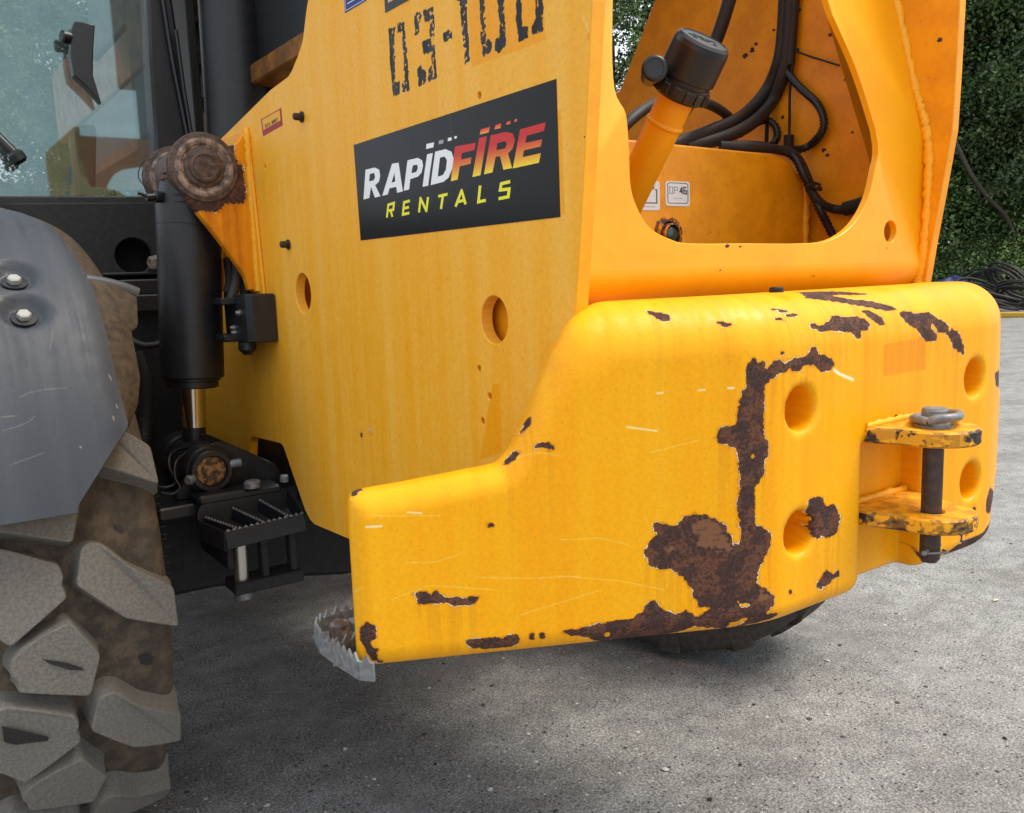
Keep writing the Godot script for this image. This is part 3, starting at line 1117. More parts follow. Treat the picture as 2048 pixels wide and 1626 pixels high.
	for i in flat_.v.size():
		var p := flat_.v[i]
		var back := -0.995
		var y := p.y
		var tilt := 0.0
		if y > 1.48:
			tilt = 0.26
			back -= (y - 1.48) * 0.26
		bent.v.append(Vector3(p.x, y, back + p.z))
		bent.n.append(flat_.n[i].rotated(Vector3.RIGHT, -tilt) if absf(flat_.n[i].z) > 0.4 else flat_.n[i])
		bent.u.append(Vector2(p.x, -y))
	var foot: Array[PackedVector3Array] = []
	for k in 13:
		var t := k / 12.0 * 1.25
		var l := PackedVector3Array()
		for j in 9:
			l.append(Vector3(lerpf(0.7625, 1.6975, j / 8.0), 1.252 - sin(t) * 0.06, -0.9946 - (1.0 - cos(t)) * 0.06))
		foot.append(l)
	sheet(bent, foot, Vector3(0, -0.2, 1))
	var rp := part(rig, "rear_plate", bent, M.rear, "pressed yellow rear plate with a large rounded opening")
	mb = MB.new()
	weld(mb, P3([1.696, 1.205, -1.005, 1.696, 1.30, -0.992, 1.696, 1.475, -0.990, 1.696, 1.60, -1.025, 1.696, 1.80, -1.077]), 0.009, 5)
	part(rp, "weld_bead", mb, M.yellow_weld)
	mb = MB.new()
	weld(mb, P3([0.764, 1.20, -1.0, 0.764, 1.475, -0.990, 0.764, 1.80, -1.077]), 0.008, 6)
	part(rp, "weld_bead", mb, M.yellow_weld)
	var near := P2([1.127,1.2859,1.1572,1.2848,0.9719,1.3225,1.1093,1.247,1.3514,1.2313,1.5745,1.278])
	for i in near.size():
		chip(rp, Vector3(near[i].x, near[i].y, -0.995), Vector3.BACK, [0.0045, 0.0026, 0.0036, 0.0018, 0.0018, 0.0016][i], 40 + i, M.rust_dark)
	var deep := P2([-1.425,1.746,-1.4469,1.7374,-1.4149,1.757,-1.3644,1.7758,-1.2181,1.7315,-1.1592,1.523,-1.2283,1.4964,-1.2192,1.4847,-1.2628,1.4237,-1.2368,1.4147,-1.3388,1.582,-1.1797,1.6326,-1.2951,1.801])
	for i in deep.size():
		chip(rp, Vector3(1.698, deep[i].y, deep[i].x), Vector3.LEFT, [0.007, 0.008, 0.006, 0.004, 0.005, 0.004, 0.006, 0.005, 0.007, 0.006, 0.005, 0.003, 0.004][i], 60 + i, M.rust_dark)
	chip(rp, Vector3(1.698, 1.6674, -0.9745), Vector3.LEFT, 0.006, 90, M.rust)
	chip(side, Vector3(0.748, 1.418, -0.8862), Vector3(0, -0.12, 1).normalized(), 0.0085, 91, M.rust_dark)


func chip(parent: Node3D, at: Vector3, out: Vector3, r: float, seed_: int, m: Material) -> void:
	var rng := RandomNumberGenerator.new()
	rng.seed = seed_
	var p := PackedVector2Array()
	for i in 11:
		var t := TAU * i / 11.0
		p.append(Vector2(cos(t), sin(t)) * r * rng.randf_range(0.55, 1.15) * Vector2(1.2, 0.85))
	var mb := MB.new()
	var x := Vector3.UP.cross(out).normalized()
	ext(mb, p, [], 0.0005, 0.00005, Transform3D(Basis(x, out.cross(x), out), at + out * 0.0004))
	part(parent, "paint_chip", mb, m)


func densified(a: PackedVector2Array, step: float) -> PackedVector2Array:
	var o := PackedVector2Array()
	for i in a.size():
		var b := a[(i + 1) % a.size()]
		var k := maxi(1, int(a[i].distance_to(b) / step))
		for s in k:
			o.append(a[i].lerp(b, float(s) / k))
	return o


func sticker(parent: Node3D, called: String, q: PackedVector2Array, im: Image, rough: float) -> void:   # q: left top, left bottom, right bottom, right top in (z, y)
	var m := plain(Color.WHITE, rough)
	m.albedo_texture = tiles(im)
	m.texture_repeat = false
	m.metallic_specular = 0.3
	var mb := MB.new()
	var c: Array[Vector3] = []
	for p in q:
		c.append(Vector3(0.7392, p.y, p.x))
	mb.quad(c[0], c[1], c[2], c[3], Vector3.LEFT, Vector2(0, 0), Vector2(0, 1), Vector2(1, 1), Vector2(1, 0))
	for i in 4:
		var d := c[(i + 1) % 4]
		mb.quad(c[i], d, d + Vector3(0.0005, 0, 0), c[i] + Vector3(0.0005, 0, 0), (c[i] + d - c[0] - c[2]), Vector2(0.01, 0.01), Vector2(0.01, 0.01), Vector2(0.01, 0.01), Vector2(0.01, 0.01))
	part(parent, called, mb, m)


func counterweight() -> void:
	profile_field()
	var w := 2048
	var h := 1024
	var chips := rastered([
		[652,432,660,444,671,442,674,454,694,441,718,446,735,442,771,436,775,423,788,425,792,435,816,443,838,455,835,467,813,473,796,468,792,460,759,458,735,468,725,459,697,467,677,480,669,493,669,575,677,584,684,609,670,625,671,648,653,676,629,673,628,606,623,591,603,586,588,576,592,556,623,554,627,533,628,505,639,485,638,468,643,443],
		[629,667,655,669,655,706,658,740,686,758,688,782,673,808,660,829,660,857,677,864,696,886,693,904,676,919,713,926,700,941,654,954,615,971,605,956,557,929,508,967,455,974,409,972,380,928,338,912,343,903,358,902,369,913,371,901,405,900,423,897,447,898,468,885,481,866,494,869,499,882,520,894,544,891,555,903,571,899,582,890,563,886,555,867,549,847,529,821,519,806,502,809,480,797,474,773,483,750,493,742,489,721,530,728,537,710,558,708,582,718,603,732,617,763,623,785,632,762,628,734,627,700],
		[779,713,812,716,821,734,847,736,861,766,858,794,836,803,814,794,801,797,783,790,791,763,778,746], [800,888,824,865,846,878,864,875,867,889,846,890,829,899,807,900], [728,881,734,883,741,895,735,896],
		[115,811,125,810,134,806,141,814,150,810,158,821,193,829,204,825,215,829,212,833,205,838,182,839,151,831,126,833,118,821], [189,902,218,905,250,909,259,901,273,909,273,918,265,935,218,934,190,920], [286,903,292,900,297,906,296,919,290,919,286,911], [302,908,309,902,314,908,313,922,308,922],
		[33,871,47,850,57,870,55,887,48,889,51,904,60,906,57,921,64,957,44,924,35,912], [32,580,39,564,49,564,49,586,40,591,39,607,32,605], [298,487,304,496,302,512,293,525,291,511], [258,569,278,548,285,561,281,576,265,581], [305,564,318,561,333,564,335,573,321,572], [225,695,234,694,241,700,232,705],
		[853,220,931,241,970,260,1005,279,921,274,903,274,931,297,983,312,1031,338,1041,355,999,349,946,329,880,300,826,278], [1040,358,1061,356,1087,367,1136,370,1149,387,1180,404,1186,423,1198,418,1221,431,1241,466,1238,479,1205,463,1181,430,1172,427,1150,426,1133,400,1123,412,1147,431,1142,441,1114,441,1093,429,1081,412,1067,403,1047,390],
		[788,368,811,376,834,369,849,353,917,363,939,373,941,390,933,399,912,401,912,414,898,416,890,404,887,398,806,392,786,380], [937,344,961,347,979,365,987,384,987,394,963,387,945,366], [708,314,735,317,761,332,730,327], [724,332,755,335,774,345,739,343], [702,343,718,343,733,358,714,353], [489,292,515,306,533,321,522,336,509,332], [603,344,622,352,623,358,613,364,604,356], [700,412,710,427,717,435,707,429],
		[1386,811,1716,908,1644,908,1384,874,1359,862,1362,831], [1303,834,1311,848,1304,857,1292,844], [1313,868,1326,879,1298,896,1293,885], [1384,534,1687,567,1762,625,1406,569], [1206,945,1245,918,1286,912,1332,912,1395,904,1449,908,1405,919,1358,942,1337,953,1271,960], [1116,917,1175,912,1206,945,1157,959], [1253,873,1262,878,1261,909,1253,919], [1278,885,1285,886,1283,903,1275,903],
		[934,890,938,901,927,911,920,902], [926,686,933,685,932,696,926,696], [1016,584,1027,584,1027,591,1018,591]], w, h)
	for a: Array in [[623,877,630,887,651,893,651,900,630,896], [617,968,618,930,645,919,643,941], [408,923,418,919,419,933,408,936], [646,610,652,609,654,618,648,621]]:
		pfill(chips, P2(a), Color.BLACK)
	for hole: Array in [[0.226, 1.057], [0.226, 0.8825], [-0.226, 1.057], [-0.226, 0.8825]]:
		pfill(chips, circle(Vector2((0.87 - hole[0]) / 1.74 * w, (1.0 - (hole[1] - 0.70) / 0.75) * h), 37.0, 32, 43.0), Color.BLACK)
	var patch := rastered([[974,435,1107,429,1112,498,979,499]], w, h)
	var scr := blank(w, h)
	for a: Array in [[836,470,853,481,893,497]]:
		pline(scr, P2(a), 3.4, Color(0.9, 0.9, 0.9))
	for a: Array in [[448,542,469,547,497,553], [495,486,507,485], [561,485,574,484], [609,484,621,484], [111,665,134,669], [50,686,75,686]]:
		pline(scr, P2(a), 1.6, Color(0.85, 0.85, 0.85))
	for a: Array in [[61,666,94,670,160,675], [105,754,149,757,187,747], [208,791,292,802,370,806], [335,802,433,822,506,847], [24,811,41,792], [256,570,313,577,344,586], [484,591,564,574], [80,818,140,798,237,817], [274,868,401,836], [340,737,403,739,450,757]]:
		pline(scr, P2(a), 0.9, Color(0.42, 0.42, 0.42))
	var scrape := rastered([[552,725,572,718,597,732,609,759,615,781,580,779,560,770], [661,865,680,871,685,889,668,891], [507,772,519,766,521,777,511,782]], w, h)
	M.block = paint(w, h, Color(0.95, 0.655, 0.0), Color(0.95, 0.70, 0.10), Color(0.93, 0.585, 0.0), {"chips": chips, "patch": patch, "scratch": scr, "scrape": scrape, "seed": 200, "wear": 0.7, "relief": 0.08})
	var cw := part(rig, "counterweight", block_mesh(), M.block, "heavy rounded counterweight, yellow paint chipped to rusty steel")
	var mb := MB.new()
	lathe(mb, P2([0, 0, 0.0105, 0, 0.0105, 0.007, 0.009, 0.009, 0, 0.009]), Transform3D(Basis(), Vector3(1.087, 1.211, -0.865)), 20)
	part(cw, "rubber_plug", mb, M.black_matt)


func hitch() -> void:
	var d := P2([1.149, -0.800, 1.311, -0.800, 1.311, -0.748, 1.296, -0.715])
	for i in 13:
		var t := 0.30 - PI * i / 12.0 - 0.30
		d.append(Vector2(1.23 + cos(PI * i / 12.0) * 0.060, -0.690 + sin(PI * i / 12.0) * 0.058))
	d.append_array(P2([1.164, -0.715, 1.149, -0.748]))
	var level := func(y: float) -> Transform3D: return Transform3D(Basis(Vector3.RIGHT, Vector3.BACK, Vector3.DOWN), Vector3(0, y, 0))
	for y in [0.990, 0.864]:
		var mb := MB.new()
		var worn_rim := MB.new()
		ext(mb, d, [circle(Vector2(1.222, -0.69), 0.0165, 20)], 0.023, 0.003, level.call(y), Rect2(0, 0, 1, 1), worn_rim)
		var tp := part(rig, "tow_plate", mb, M.towtop, "upper tow plate" if y > 0.95 else "lower tow plate, its rim worn black")
		part(tp, "rim", worn_rim, M.towplate)
	var mb2 := MB.new()
	weld(mb2, P3([1.15, 0.889, -0.786, 1.23, 0.889, -0.788, 1.31, 0.889, -0.786]), 0.006, 8)
	part(rig, "weld_bead", mb2, M.yellow_weld)
	mb2 = MB.new()
	weld(mb2, P3([1.15, 1.014, -0.756, 1.23, 1.015, -0.754, 1.31, 1.014, -0.756]), 0.006, 9)
	part(rig, "weld_bead", mb2, M.yellow_weld)
	var c := Vector3(1.222, 0, -0.69)
	mb2 = MB.new()
	lathe(mb2, P2([0, 0.810, 0.010, 0.810, 0.0143, 0.816, 0.0143, 1.020, 0, 1.020]), Transform3D(Basis(), c), 28)
	var pin := part(rig, "tow_pin", mb2, M.pin, "dark rusty tow pin through both plates")
	mb2 = MB.new()
	lathe(mb2, P2([0.0145, 1.0132, 0.026, 1.0132, 0.026, 1.017, 0.0178, 1.019, 0.0178, 1.037, 0.016, 1.0405, 0, 1.0405]), Transform3D(Basis(), c), 28)
	part(pin, "pin_head", mb2, M.zinc)
	mb2 = MB.new()
	var ring := P3([-0.030, 0.0, -0.004, -0.020, 0.004, -0.022, 0.0, 0.003, -0.03, 0.045, -0.001, -0.033, 0.062, -0.002, -0.020, 0.064, -0.002, 0.0, 0.05, -0.002, 0.020, 0.02, -0.001, 0.028, -0.005, 0.0, 0.030, -0.024, 0.002, 0.022, -0.031, 0.003, 0.008, -0.030, 0.0, -0.004])
	for i in ring.size():
		ring[i] = c + Vector3(0.004, 1.0245, 0.0) + Basis(Vector3.UP, 0.35) * Basis(Vector3.RIGHT, -0.16) * ring[i]
	tube(mb2, along(ring, 6), 0.0062, 12)
	part(pin, "pull_ring", mb2, M.zinc)
	mb2 = MB.new()
	var clip := P3([-0.021, 0, 0.0, -0.017, 0, 0.015, 0.0, 0, 0.022, 0.018, 0, 0.017, 0.029, 0, 0.004])
	for i in clip.size():
		clip[i] = c + Vector3(0, 0.826 + 0.004 * sin(i * 1.2), 0) + clip[i]
	tube(mb2, along(clip, 6), 0.0019, 8)
	rod(mb2, c + Vector3(-0.026, 0.829, 0.006), c + Vector3(0.026, 0.829, -0.006), 0.004, 0.001, 12)
	rod(mb2, c + Vector3(0.017, 0.829, -0.004), c + Vector3(0.030, 0.829, -0.007), 0.0075, 0.001, 14)
	part(pin, "lynch_pin", mb2, M.zinc)


func tank() -> void:
	var mb := MB.new()
	var o := P2([0.765, 1.19, 1.664, 1.19, 1.664, 1.415, 1.62, 1.468, 1.565, 1.484, 0.765, 1.497])
	ext(mb, fillet(o, 0.03), [], 0.30, 0.004, facing(-1.25))
	var t := part(rig, "hydraulic_tank", mb, M.yellow_in, "yellow tank between the side plates, seen through the opening")
	mb = MB.new()
	weld(mb, P3([1.667, 1.20, -1.252, 1.667, 1.30, -1.251, 1.666, 1.415, -1.252, 1.645, 1.45, -1.252]), 0.008, 12)
	part(t, "weld_bead", mb, M.yellow_weld)
	var im := Image.create(160, 170, false, Image.FORMAT_RGB8)
	im.fill(Color(0.86, 0.86, 0.85))
	var ink := Color(0.25, 0.26, 0.28)
	pline(im, P2([14, 40, 14, 20, 24, 12, 136, 12, 146, 22, 146, 140, 136, 150, 24, 150, 14, 140, 14, 36]), 2.5, ink)
	write(im, "OP", Vector2(26, 40), Vector2(20, 44), 2.5, Color(0.5, 0.5, 0.52))
	write(im, "46", Vector2(94, 40), Vector2(17, 44), 4.5, ink)
	for k in 6:
		im.fill_rect(Rect2i(54 + k * 10, 112, 6, 8), Color(0.62, 0.62, 0.63))
	plate_label(t, P2([1.241,1.4179,1.2418,1.3722,1.307,1.3732,1.306,1.419]), im)
	im = Image.create(220, 200, false, Image.FORMAT_RGB8)
	im.fill(Color(0.86, 0.86, 0.85))
	pline(im, P2([30, 60, 30, 150, 90, 150, 90, 60]), 4.0, ink)
	pline(im, P2([130, 60, 118, 60, 118, 150, 200, 150, 200, 60, 188, 60]), 4.0, ink)
	pline(im, P2([159, 20, 159, 70]), 3.0, ink)
	pfill(im, P2([150, 62, 168, 62, 159, 82]), ink)
	pline(im, P2([132, 40, 144, 62]), 3.0, ink)
	pline(im, P2([186, 40, 174, 62]), 3.0, ink)
	pline(im, P2([60, 80, 44, 115, 50, 132, 66, 134, 76, 120, 60, 80]), 3.0, ink)
	pline(im, P2([60, 20, 60, 66]), 2.0, ink)
	for k in 8:
		im.fill_rect(Rect2i(120 + k * 9, 172, 6, 7), Color(0.6, 0.6, 0.62))
	plate_label(t, P2([1.135,1.4174,1.1363,1.3633,1.2258,1.3635,1.2252,1.4184]), im)
	mb = MB.new()
	var plug := Vector3(1.2459,1.3176,-1.25)
	lathe(mb, P2([0.0, 0, 0.036, 0, 0.034, 0.007, 0.026, 0.008, 0.026, 0.0, 0, 0.0]), axes(plug, Vector3(0, 0, 1)), 24)
	lathe(mb, P2([0, 0, 0.022, 0, 0.022, 0.014, 0.019, 0.016, 0.019, 0.010, 0, 0.010]), axes(plug, Vector3(0, 0, 1)), 20)
	var sight := part(t, "sight_glass", mb, M.rusty_yellow)
	mb = MB.new()
	lathe(mb, P2([0, 0.0105, 0.0185, 0.0105, 0.012, 0.0135, 0, 0.0145]), axes(plug, Vector3(0, 0, 1)), 20, true)
	part(sight, "lens", mb, plain(Color(0.20, 0.26, 0.22), 0.1))

	# filler neck with its screwed cap
	var foot := Vector3(1.115, 1.33, -1.255)
	var mouth := Vector3(1.127, 1.545, -1.100)
	var dir := (mouth - foot).normalized()
	mb = MB.new()
	rod(mb, foot, mouth, 0.031, 0.001, 32)
	lathe(mb, P2([0.031, 0, 0.0335, 0.003, 0.0335, 0.006, 0.031, 0.009]), axes(foot + dir * 0.205, dir), 32, true)
	var neck := part(rig, "filler_neck", mb, M.yellow, "slanted yellow filler neck with a black screw cap")
	mb = MB.new()
	lathe(mb, P2([0.0, 0.0, 0.040, 0.0, 0.046, 0.006, 0.047, 0.026, 0.0445, 0.028, 0.0445, 0.034, 0.0485, 0.036, 0.0475, 0.086, 0.0455, 0.094, 0.041, 0.0985, 0.039, 0.099, 0.038, 0.0975, 0.0, 0.0975]), axes(mouth - dir * 0.008, dir), 48)
	for k in 14:
		var a := TAU * k / 14
		var cap_axes := axes(mouth - dir * 0.008, dir)
		rbox(mb, Vector3(0.014, 0.020, 0.006), 0.0015, cap_axes * Transform3D(Basis(Vector3.UP, a), Vector3.ZERO) * Transform3D(Basis(), Vector3(0, 0.014, 0.0462)))
	var cap := part(neck, "filler_cap", mb, M.plastic)
	mb = MB.new()
	var ca := axes(mouth - dir * 0.008 + dir * 0.0975, dir, Vector3(0.8, -0.4, 0.4))
	for l: Array in [[-0.014, 0.010, -0.020, 0.010, -0.020, -0.010, 0.020, -0.010, 0.020, 0.010, 0.014, 0.010], [-0.028, 0.0, -0.010, 0.0], [0.010, 0.0, 0.004, 0.005, -0.002, 0.005, -0.007, 0.0, -0.002, -0.005, 0.004, -0.005, 0.010, 0.0]]:
		var p := PackedVector3Array()
		for q in P2(l):
			p.append(ca * Vector3(q.x, 0.0004, q.y))
		tube(mb, p, 0.0011, 6)
	part(cap, "moulded_symbol", mb, M.plastic)
	mb = MB.new()
	var br := Vector3(1.0543,1.5706,-1.085)
	var bd := Vector3(-0.55, 0.02, 0.75).normalized()
	lathe(mb, P2([0, -0.045, 0.016, -0.045, 0.017, -0.004, 0.0205, -0.002, 0.021, 0.010, 0.018, 0.013, 0.015, 0.0135, 0.0145, 0.012, 0, 0.012]), axes(br, bd), 28)
	part(cap, "breather", mb, M.plastic)


func plate_label(parent: Node3D, q: PackedVector2Array, im: Image) -> void:    # left top, left bottom, right bottom, right top in (x, y)
	var m := plain(Color.WHITE, 0.4)
	m.albedo_texture = tiles(im)
	m.texture_repeat = false
	var lo := Vector2(minf(q[0].x, q[1].x), minf(q[1].y, q[2].y))
	var hi := Vector2(maxf(q[2].x, q[3].x), maxf(q[0].y, q[3].y))
	var mb := MB.new()
	ext(mb, fillet(P2([lo.x, lo.y, hi.x, lo.y, hi.x, hi.y, lo.x, hi.y]), 0.007), [], 0.0008, 0.0002, facing(-1.2492), Rect2(lo, hi - lo))
	part(parent, "warning_label", mb, m)


func hose_at(a: Array, r: float, ribs := 0.0, called := "hose", m: Material = null) -> void:
	var mb := MB.new()
	tube(mb, along(P3(a), 10), r, 14, 0.0, ribs)
	part(rig, called, mb, m if m else M.hose)


func hoses() -> void:
	hose_at([1.6172,1.9003,-1.4,1.5962,1.845,-1.4,1.5832,1.7748,-1.42,1.5706,1.7051,-1.45,1.5794,1.6441,-1.5,1.5727,1.5898,-1.55], 0.0150)
	hose_at([1.682,1.8971,-1.3169,1.682,1.8369,-1.3227,1.682,1.7651,-1.3271,1.682,1.704,-1.3372,1.682,1.6461,-1.371,1.6119,1.5858,-1.38,1.4631,1.5383,-1.34,1.3349,1.4994,-1.33], 0.0140)
	hose_at([1.682,1.8952,-1.3103,1.682,1.8331,-1.3081,1.682,1.7407,-1.3121,1.682,1.6698,-1.3259,1.682,1.6164,-1.3568,1.6099,1.5659,-1.35,1.4983,1.5266,-1.33,1.3778,1.4977,-1.33], 0.0140)
	hose_at([1.682,1.89,-1.292,1.682,1.8297,-1.295,1.682,1.7589,-1.3005,1.682,1.6873,-1.3074], 0.0095)
	hose_at([1.682,1.7247,-1.3347,1.682,1.6788,-1.318,1.682,1.6347,-1.2804,1.682,1.5923,-1.2349,1.682,1.5544,-1.2179,1.682,1.5268,-1.2273,1.682,1.5054,-1.2627,1.633,1.4999,-1.28,1.5506,1.5051,-1.28,1.4953,1.5079,-1.3], 0.0090, 0.0080, "corrugated_conduit", M.plastic)
	hose_at([1.5806,1.5421,-1.36,1.6218,1.5639,-1.36,1.6675,1.5778,-1.36,1.682,1.5636,-1.3465,1.682,1.5408,-1.3394,1.6658,1.5204,-1.34], 0.0090, 0.0080, "corrugated_conduit", M.plastic)
	hose_at([1.6168,1.4999,-1.27,1.6251,1.4763,-1.245,1.6278,1.4466,-1.23,1.644,1.4096,-1.22,1.6486,1.3662,-1.2,1.6667,1.329,-1.19,1.682,1.286,-1.1752], 0.0098, 0.0085, "corrugated_conduit", M.plastic)
	hose_at([1.4493,1.5014,-1.3,1.507,1.4984,-1.27,1.589,1.4968,-1.265,1.6281,1.4833,-1.25,1.6389,1.4472,-1.232,1.6493,1.4045,-1.22], 0.0100)
	hose_at([1.6304,1.414,-1.215,1.6482,1.3818,-1.2,1.682,1.3679,-1.1893,1.682,1.3648,-1.1504,1.682,1.3691,-1.1153,1.682,1.3768,-1.0758], 0.0095)
	hose_at([1.682,1.3657,-1.1624,1.682,1.3698,-1.1363,1.682,1.3747,-1.1097,1.682,1.3783,-1.0703], 0.0150, 0.0, "taped_connector", M.black_matt)
	hose_at([1.402,1.5845,-1.3,1.4675,1.5858,-1.33,1.5627,1.5823,-1.38,1.627,1.5572,-1.4], 0.0105)
	hose_at([1.3082,1.545,-1.45,1.3401,1.5696,-1.45,1.3832,1.5929,-1.46,1.4401,1.6154,-1.48], 0.0125)
	hose_at([1.682,1.7082,-1.2972,1.682,1.6343,-1.3067,1.682,1.5598,-1.307,1.682,1.4954,-1.3088], 0.0030, 0.0, "thin_pipe", M.black_matt)
	hose_at([1.682,1.6074,-1.3679,1.682,1.5692,-1.3689,1.682,1.5308,-1.37], 0.0045, 0.0, "thin_pipe", M.black_matt)
	hose_at([1.682,1.5384,-1.3081,1.682,1.5224,-1.3092,1.682,1.5042,-1.3103], 0.0110, 0.0, "taped_connector", M.black_matt)
	for a: Array in [[1.682,1.7171,-1.2999,1.682,1.6942,-1.2556,1.682,1.6771,-1.2179,1.682,1.6607,-1.1824]]:
		var mb := MB.new()
		tube(mb, along(P3(a), 4), 0.0022, 6)
		part(rig, "cable_tie", mb, M.plastic)
	var tie := MB.new()
	tube(tie, along(P3([1.682,1.7302,-1.3456,1.682,1.7171,-1.3145,1.682,1.7137,-1.2842,1.682,1.7241,-1.3079,1.682,1.7302,-1.3456]), 4), 0.0025, 6)
	part(rig, "cable_tie", tie, M.plastic)
	tie = MB.new()
	tube(tie, along(P3([1.6136,1.4156,-1.205,1.6305,1.4094,-1.2,1.6541,1.4188,-1.205,1.6572,1.4251,-1.225,1.6136,1.4156,-1.205]), 4), 0.0035, 6)
	part(rig, "cable_tie", tie, M.plastic)


# ---------------------------------------------------------------- axle stabiliser on its bracket
func stabiliser() -> void:
	var c := Vector2(0.628, 1.52)
	var o := PackedVector2Array()
	o.append_array(P2([0.7395, 1.604, 0.722, 1.598, 0.712, 1.583, 0.702, 1.574, 0.690, 1.572]))
	for i in 17:
		var t := deg_to_rad(38.0 + 190.0 * i / 16.0)
		o.append(c + Vector2(cos(t), sin(t)) * 0.077)
	o.append_array(P2([0.610, 1.413, 0.651, 1.356, 0.690, 1.296, 0.706, 1.268, 0.712, 1.238, 0.7395, 1.236]))
	var rect := Rect2(0.54, 1.22, 0.22, 0.40)
	var chip_px := P2([0.53, 1.62, 0.695, 1.62, 0.700, 1.56, 0.714, 1.52, 0.716, 1.47, 0.722, 1.445, 0.708, 1.436, 0.692, 1.440, 0.676, 1.432, 0.655, 1.428, 0.630, 1.424, 0.60, 1.418, 0.53, 1.45])
	var im := blank(264, 480)
	for i in chip_px.size():
		chip_px[i] = Vector2((chip_px[i].x - rect.position.x) / rect.size.x * 264, (1.0 - (chip_px[i].y - rect.position.y) / rect.size.y) * 480)
	pfill(im, chip_px, Color.WHITE)
	M.bracket = paint(264, 480, Color(0.90, 0.56, 0.03), Color(0.92, 0.64, 0.2), Color(0.62, 0.30, 0.06), {"chips": im, "seed": 300, "wear": 0.8, "relief": 0.1, "soft": 24})
	for k in 2:
		var z := [-2.11, -2.345][k] as float
		var mb := MB.new()
		ext(mb, o, [], 0.030, 0.003, facing(z), rect)
		var lug := part(rig, "cylinder_bracket", mb, M.bracket, ["near bracket lug with a rusty boss round the pin", "far bracket lug behind the cylinder"][k])
		mb = MB.new()
		weld(mb, P3([0.733, 1.235, z + 0.003, 0.733, 1.35, z + 0.003, 0.733, 1.48, z + 0.003, 0.735, 1.59, z + 0.002, 0.739, 1.612, z - 0.012]), 0.0085, 20 + k)
		part(lug, "weld_bead", mb, M.yellow_weld)
		mb = MB.new()
		weld(mb, P3([0.733, 1.235, z - 0.032, 0.733, 1.40, z - 0.032, 0.735, 1.598, z - 0.03]), 0.0085, 24 + k)
		part(lug, "weld_bead", mb, M.yellow_weld)
		mb = MB.new()
		var b := Transform3D(Basis(Vector3.RIGHT, Vector3.BACK, Vector3.DOWN), Vector3(c.x, c.y, z))
		lathe(mb, P2([0.0765, -0.012, 0.0785, 0.0, 0.077, 0.004, 0.066, 0.0055]), b, 48)
		part(lug, "boss", mb, M.rust)
		mb = MB.new()
		lathe(mb, P2([0.066, 0.0055, 0.060, 0.0075, 0.053, 0.0055, 0.049, 0.0015, 0.044, 0.0015]), b, 48)
		part(lug, "worn_ring", mb, M.rust_pale)
	var mb2 := MB.new()
	var ax := Transform3D(Basis(Vector3.RIGHT, Vector3.BACK, Vector3.DOWN), Vector3(c.x, c.y, -2.11))
	lathe(mb2, P2([0.046, -0.30, 0.046, 0.004, 0.044, 0.006, 0.037, 0.007, 0.034, 0.012, 0.028, 0.014, 0.026, 0.012, 0, 0.0125]), ax, 40)
	part(rig, "bracket_pin", mb2, M.rust, "rusty pivot pin at the head of the stabiliser cylinder")
	# backing pad welded to the plate
	mb2 = MB.new()
	ext(mb2, P2([-2.40, 1.24, -2.072, 1.225, -2.105, 1.612, -2.40, 1.618]), [], 0.008, 0.003, sideways(0.7325))
	part(rig, "backing_pad", mb2, M.yellow)

	var top := Vector3(0.626, 1.52, -2.243)
	var foot := Vector3(0.586, 0.816, -2.243)
	var d := (foot - top).normalized()
	var at := func(y: float) -> Vector3: return top + d * ((top.y - y) / -d.y)
	mb2 = MB.new()
	var a: Vector3 = at.call(1.50)
	var base := axes(a, d)
	lathe(mb2, P2([0, 0.0, 0.060, 0.0, 0.064, 0.005, 0.066, 0.035, 0.0705, 0.040, 0.0705, 0.052, 0.0745, 0.056, 0.0745, 0.102, 0.0738, 0.103, 0.0738, 0.1045, 0.0745, 0.1055, 0.0745, 0.468, 0.0725, 0.472, 0.066, 0.473, 0.066, 0.478, 0.061, 0.480, 0.061, 0.494, 0.054, 0.497, 0.0, 0.497]), base, 48)
	var cyl := part(rig, "stabiliser_cylinder", mb2, M.black, "upright black hydraulic cylinder beside the side plate")
	mb2 = MB.new()
	var b2: Vector3 = at.call(1.01)
	var b3: Vector3 = at.call(0.905)
	rod(mb2, b2, b3, 0.0285, 0.001, 36)
	part(cyl, "piston_rod", mb2, M.chrome)
	mb2 = MB.new()
	rod(mb2, b3 + Vector3(0, 0.001, 0), at.call(0.83), 0.0275, 0.002, 32)
	hexhead(mb2, b3 + Vector3(0.010, -0.018, 0.026), Vector3(0.2, 0, 1), 0.005, 0.006)
	part(cyl, "rod_end", mb2, M.black)
	mb2 = MB.new()
	var eye := Transform3D(Basis(Vector3.RIGHT, Vector3.BACK, Vector3.DOWN), Vector3(top.x, 1.52, -2.243))
	lathe(mb2, P2([0, -0.060, 0.056, -0.060, 0.060, -0.056, 0.060, 0.056, 0.056, 0.060, 0, 0.060]), eye, 40)
	part(cyl, "head_eye", mb2, M.rust)
	mb2 = MB.new()
	var fit: Vector3 = at.call(1.462) + Vector3(-0.060, 0, 0.02)
	rod(mb2, fit, fit + Vector3(-0.022, 0, 0.004), 0.013, 0.002, 6)
	rod(mb2, fit + Vector3(-0.02, 0, 0.003), fit + Vector3(-0.042, -0.002, 0.006), 0.009, 0.001, 14)
	tube(mb2, P3([fit.x - 0.04, fit.y, fit.z + 0.006, fit.x - 0.052, fit.y + 0.006, fit.z + 0.006, fit.x - 0.060, fit.y + 0.008, fit.z + 0.006]), 0.004, 8)
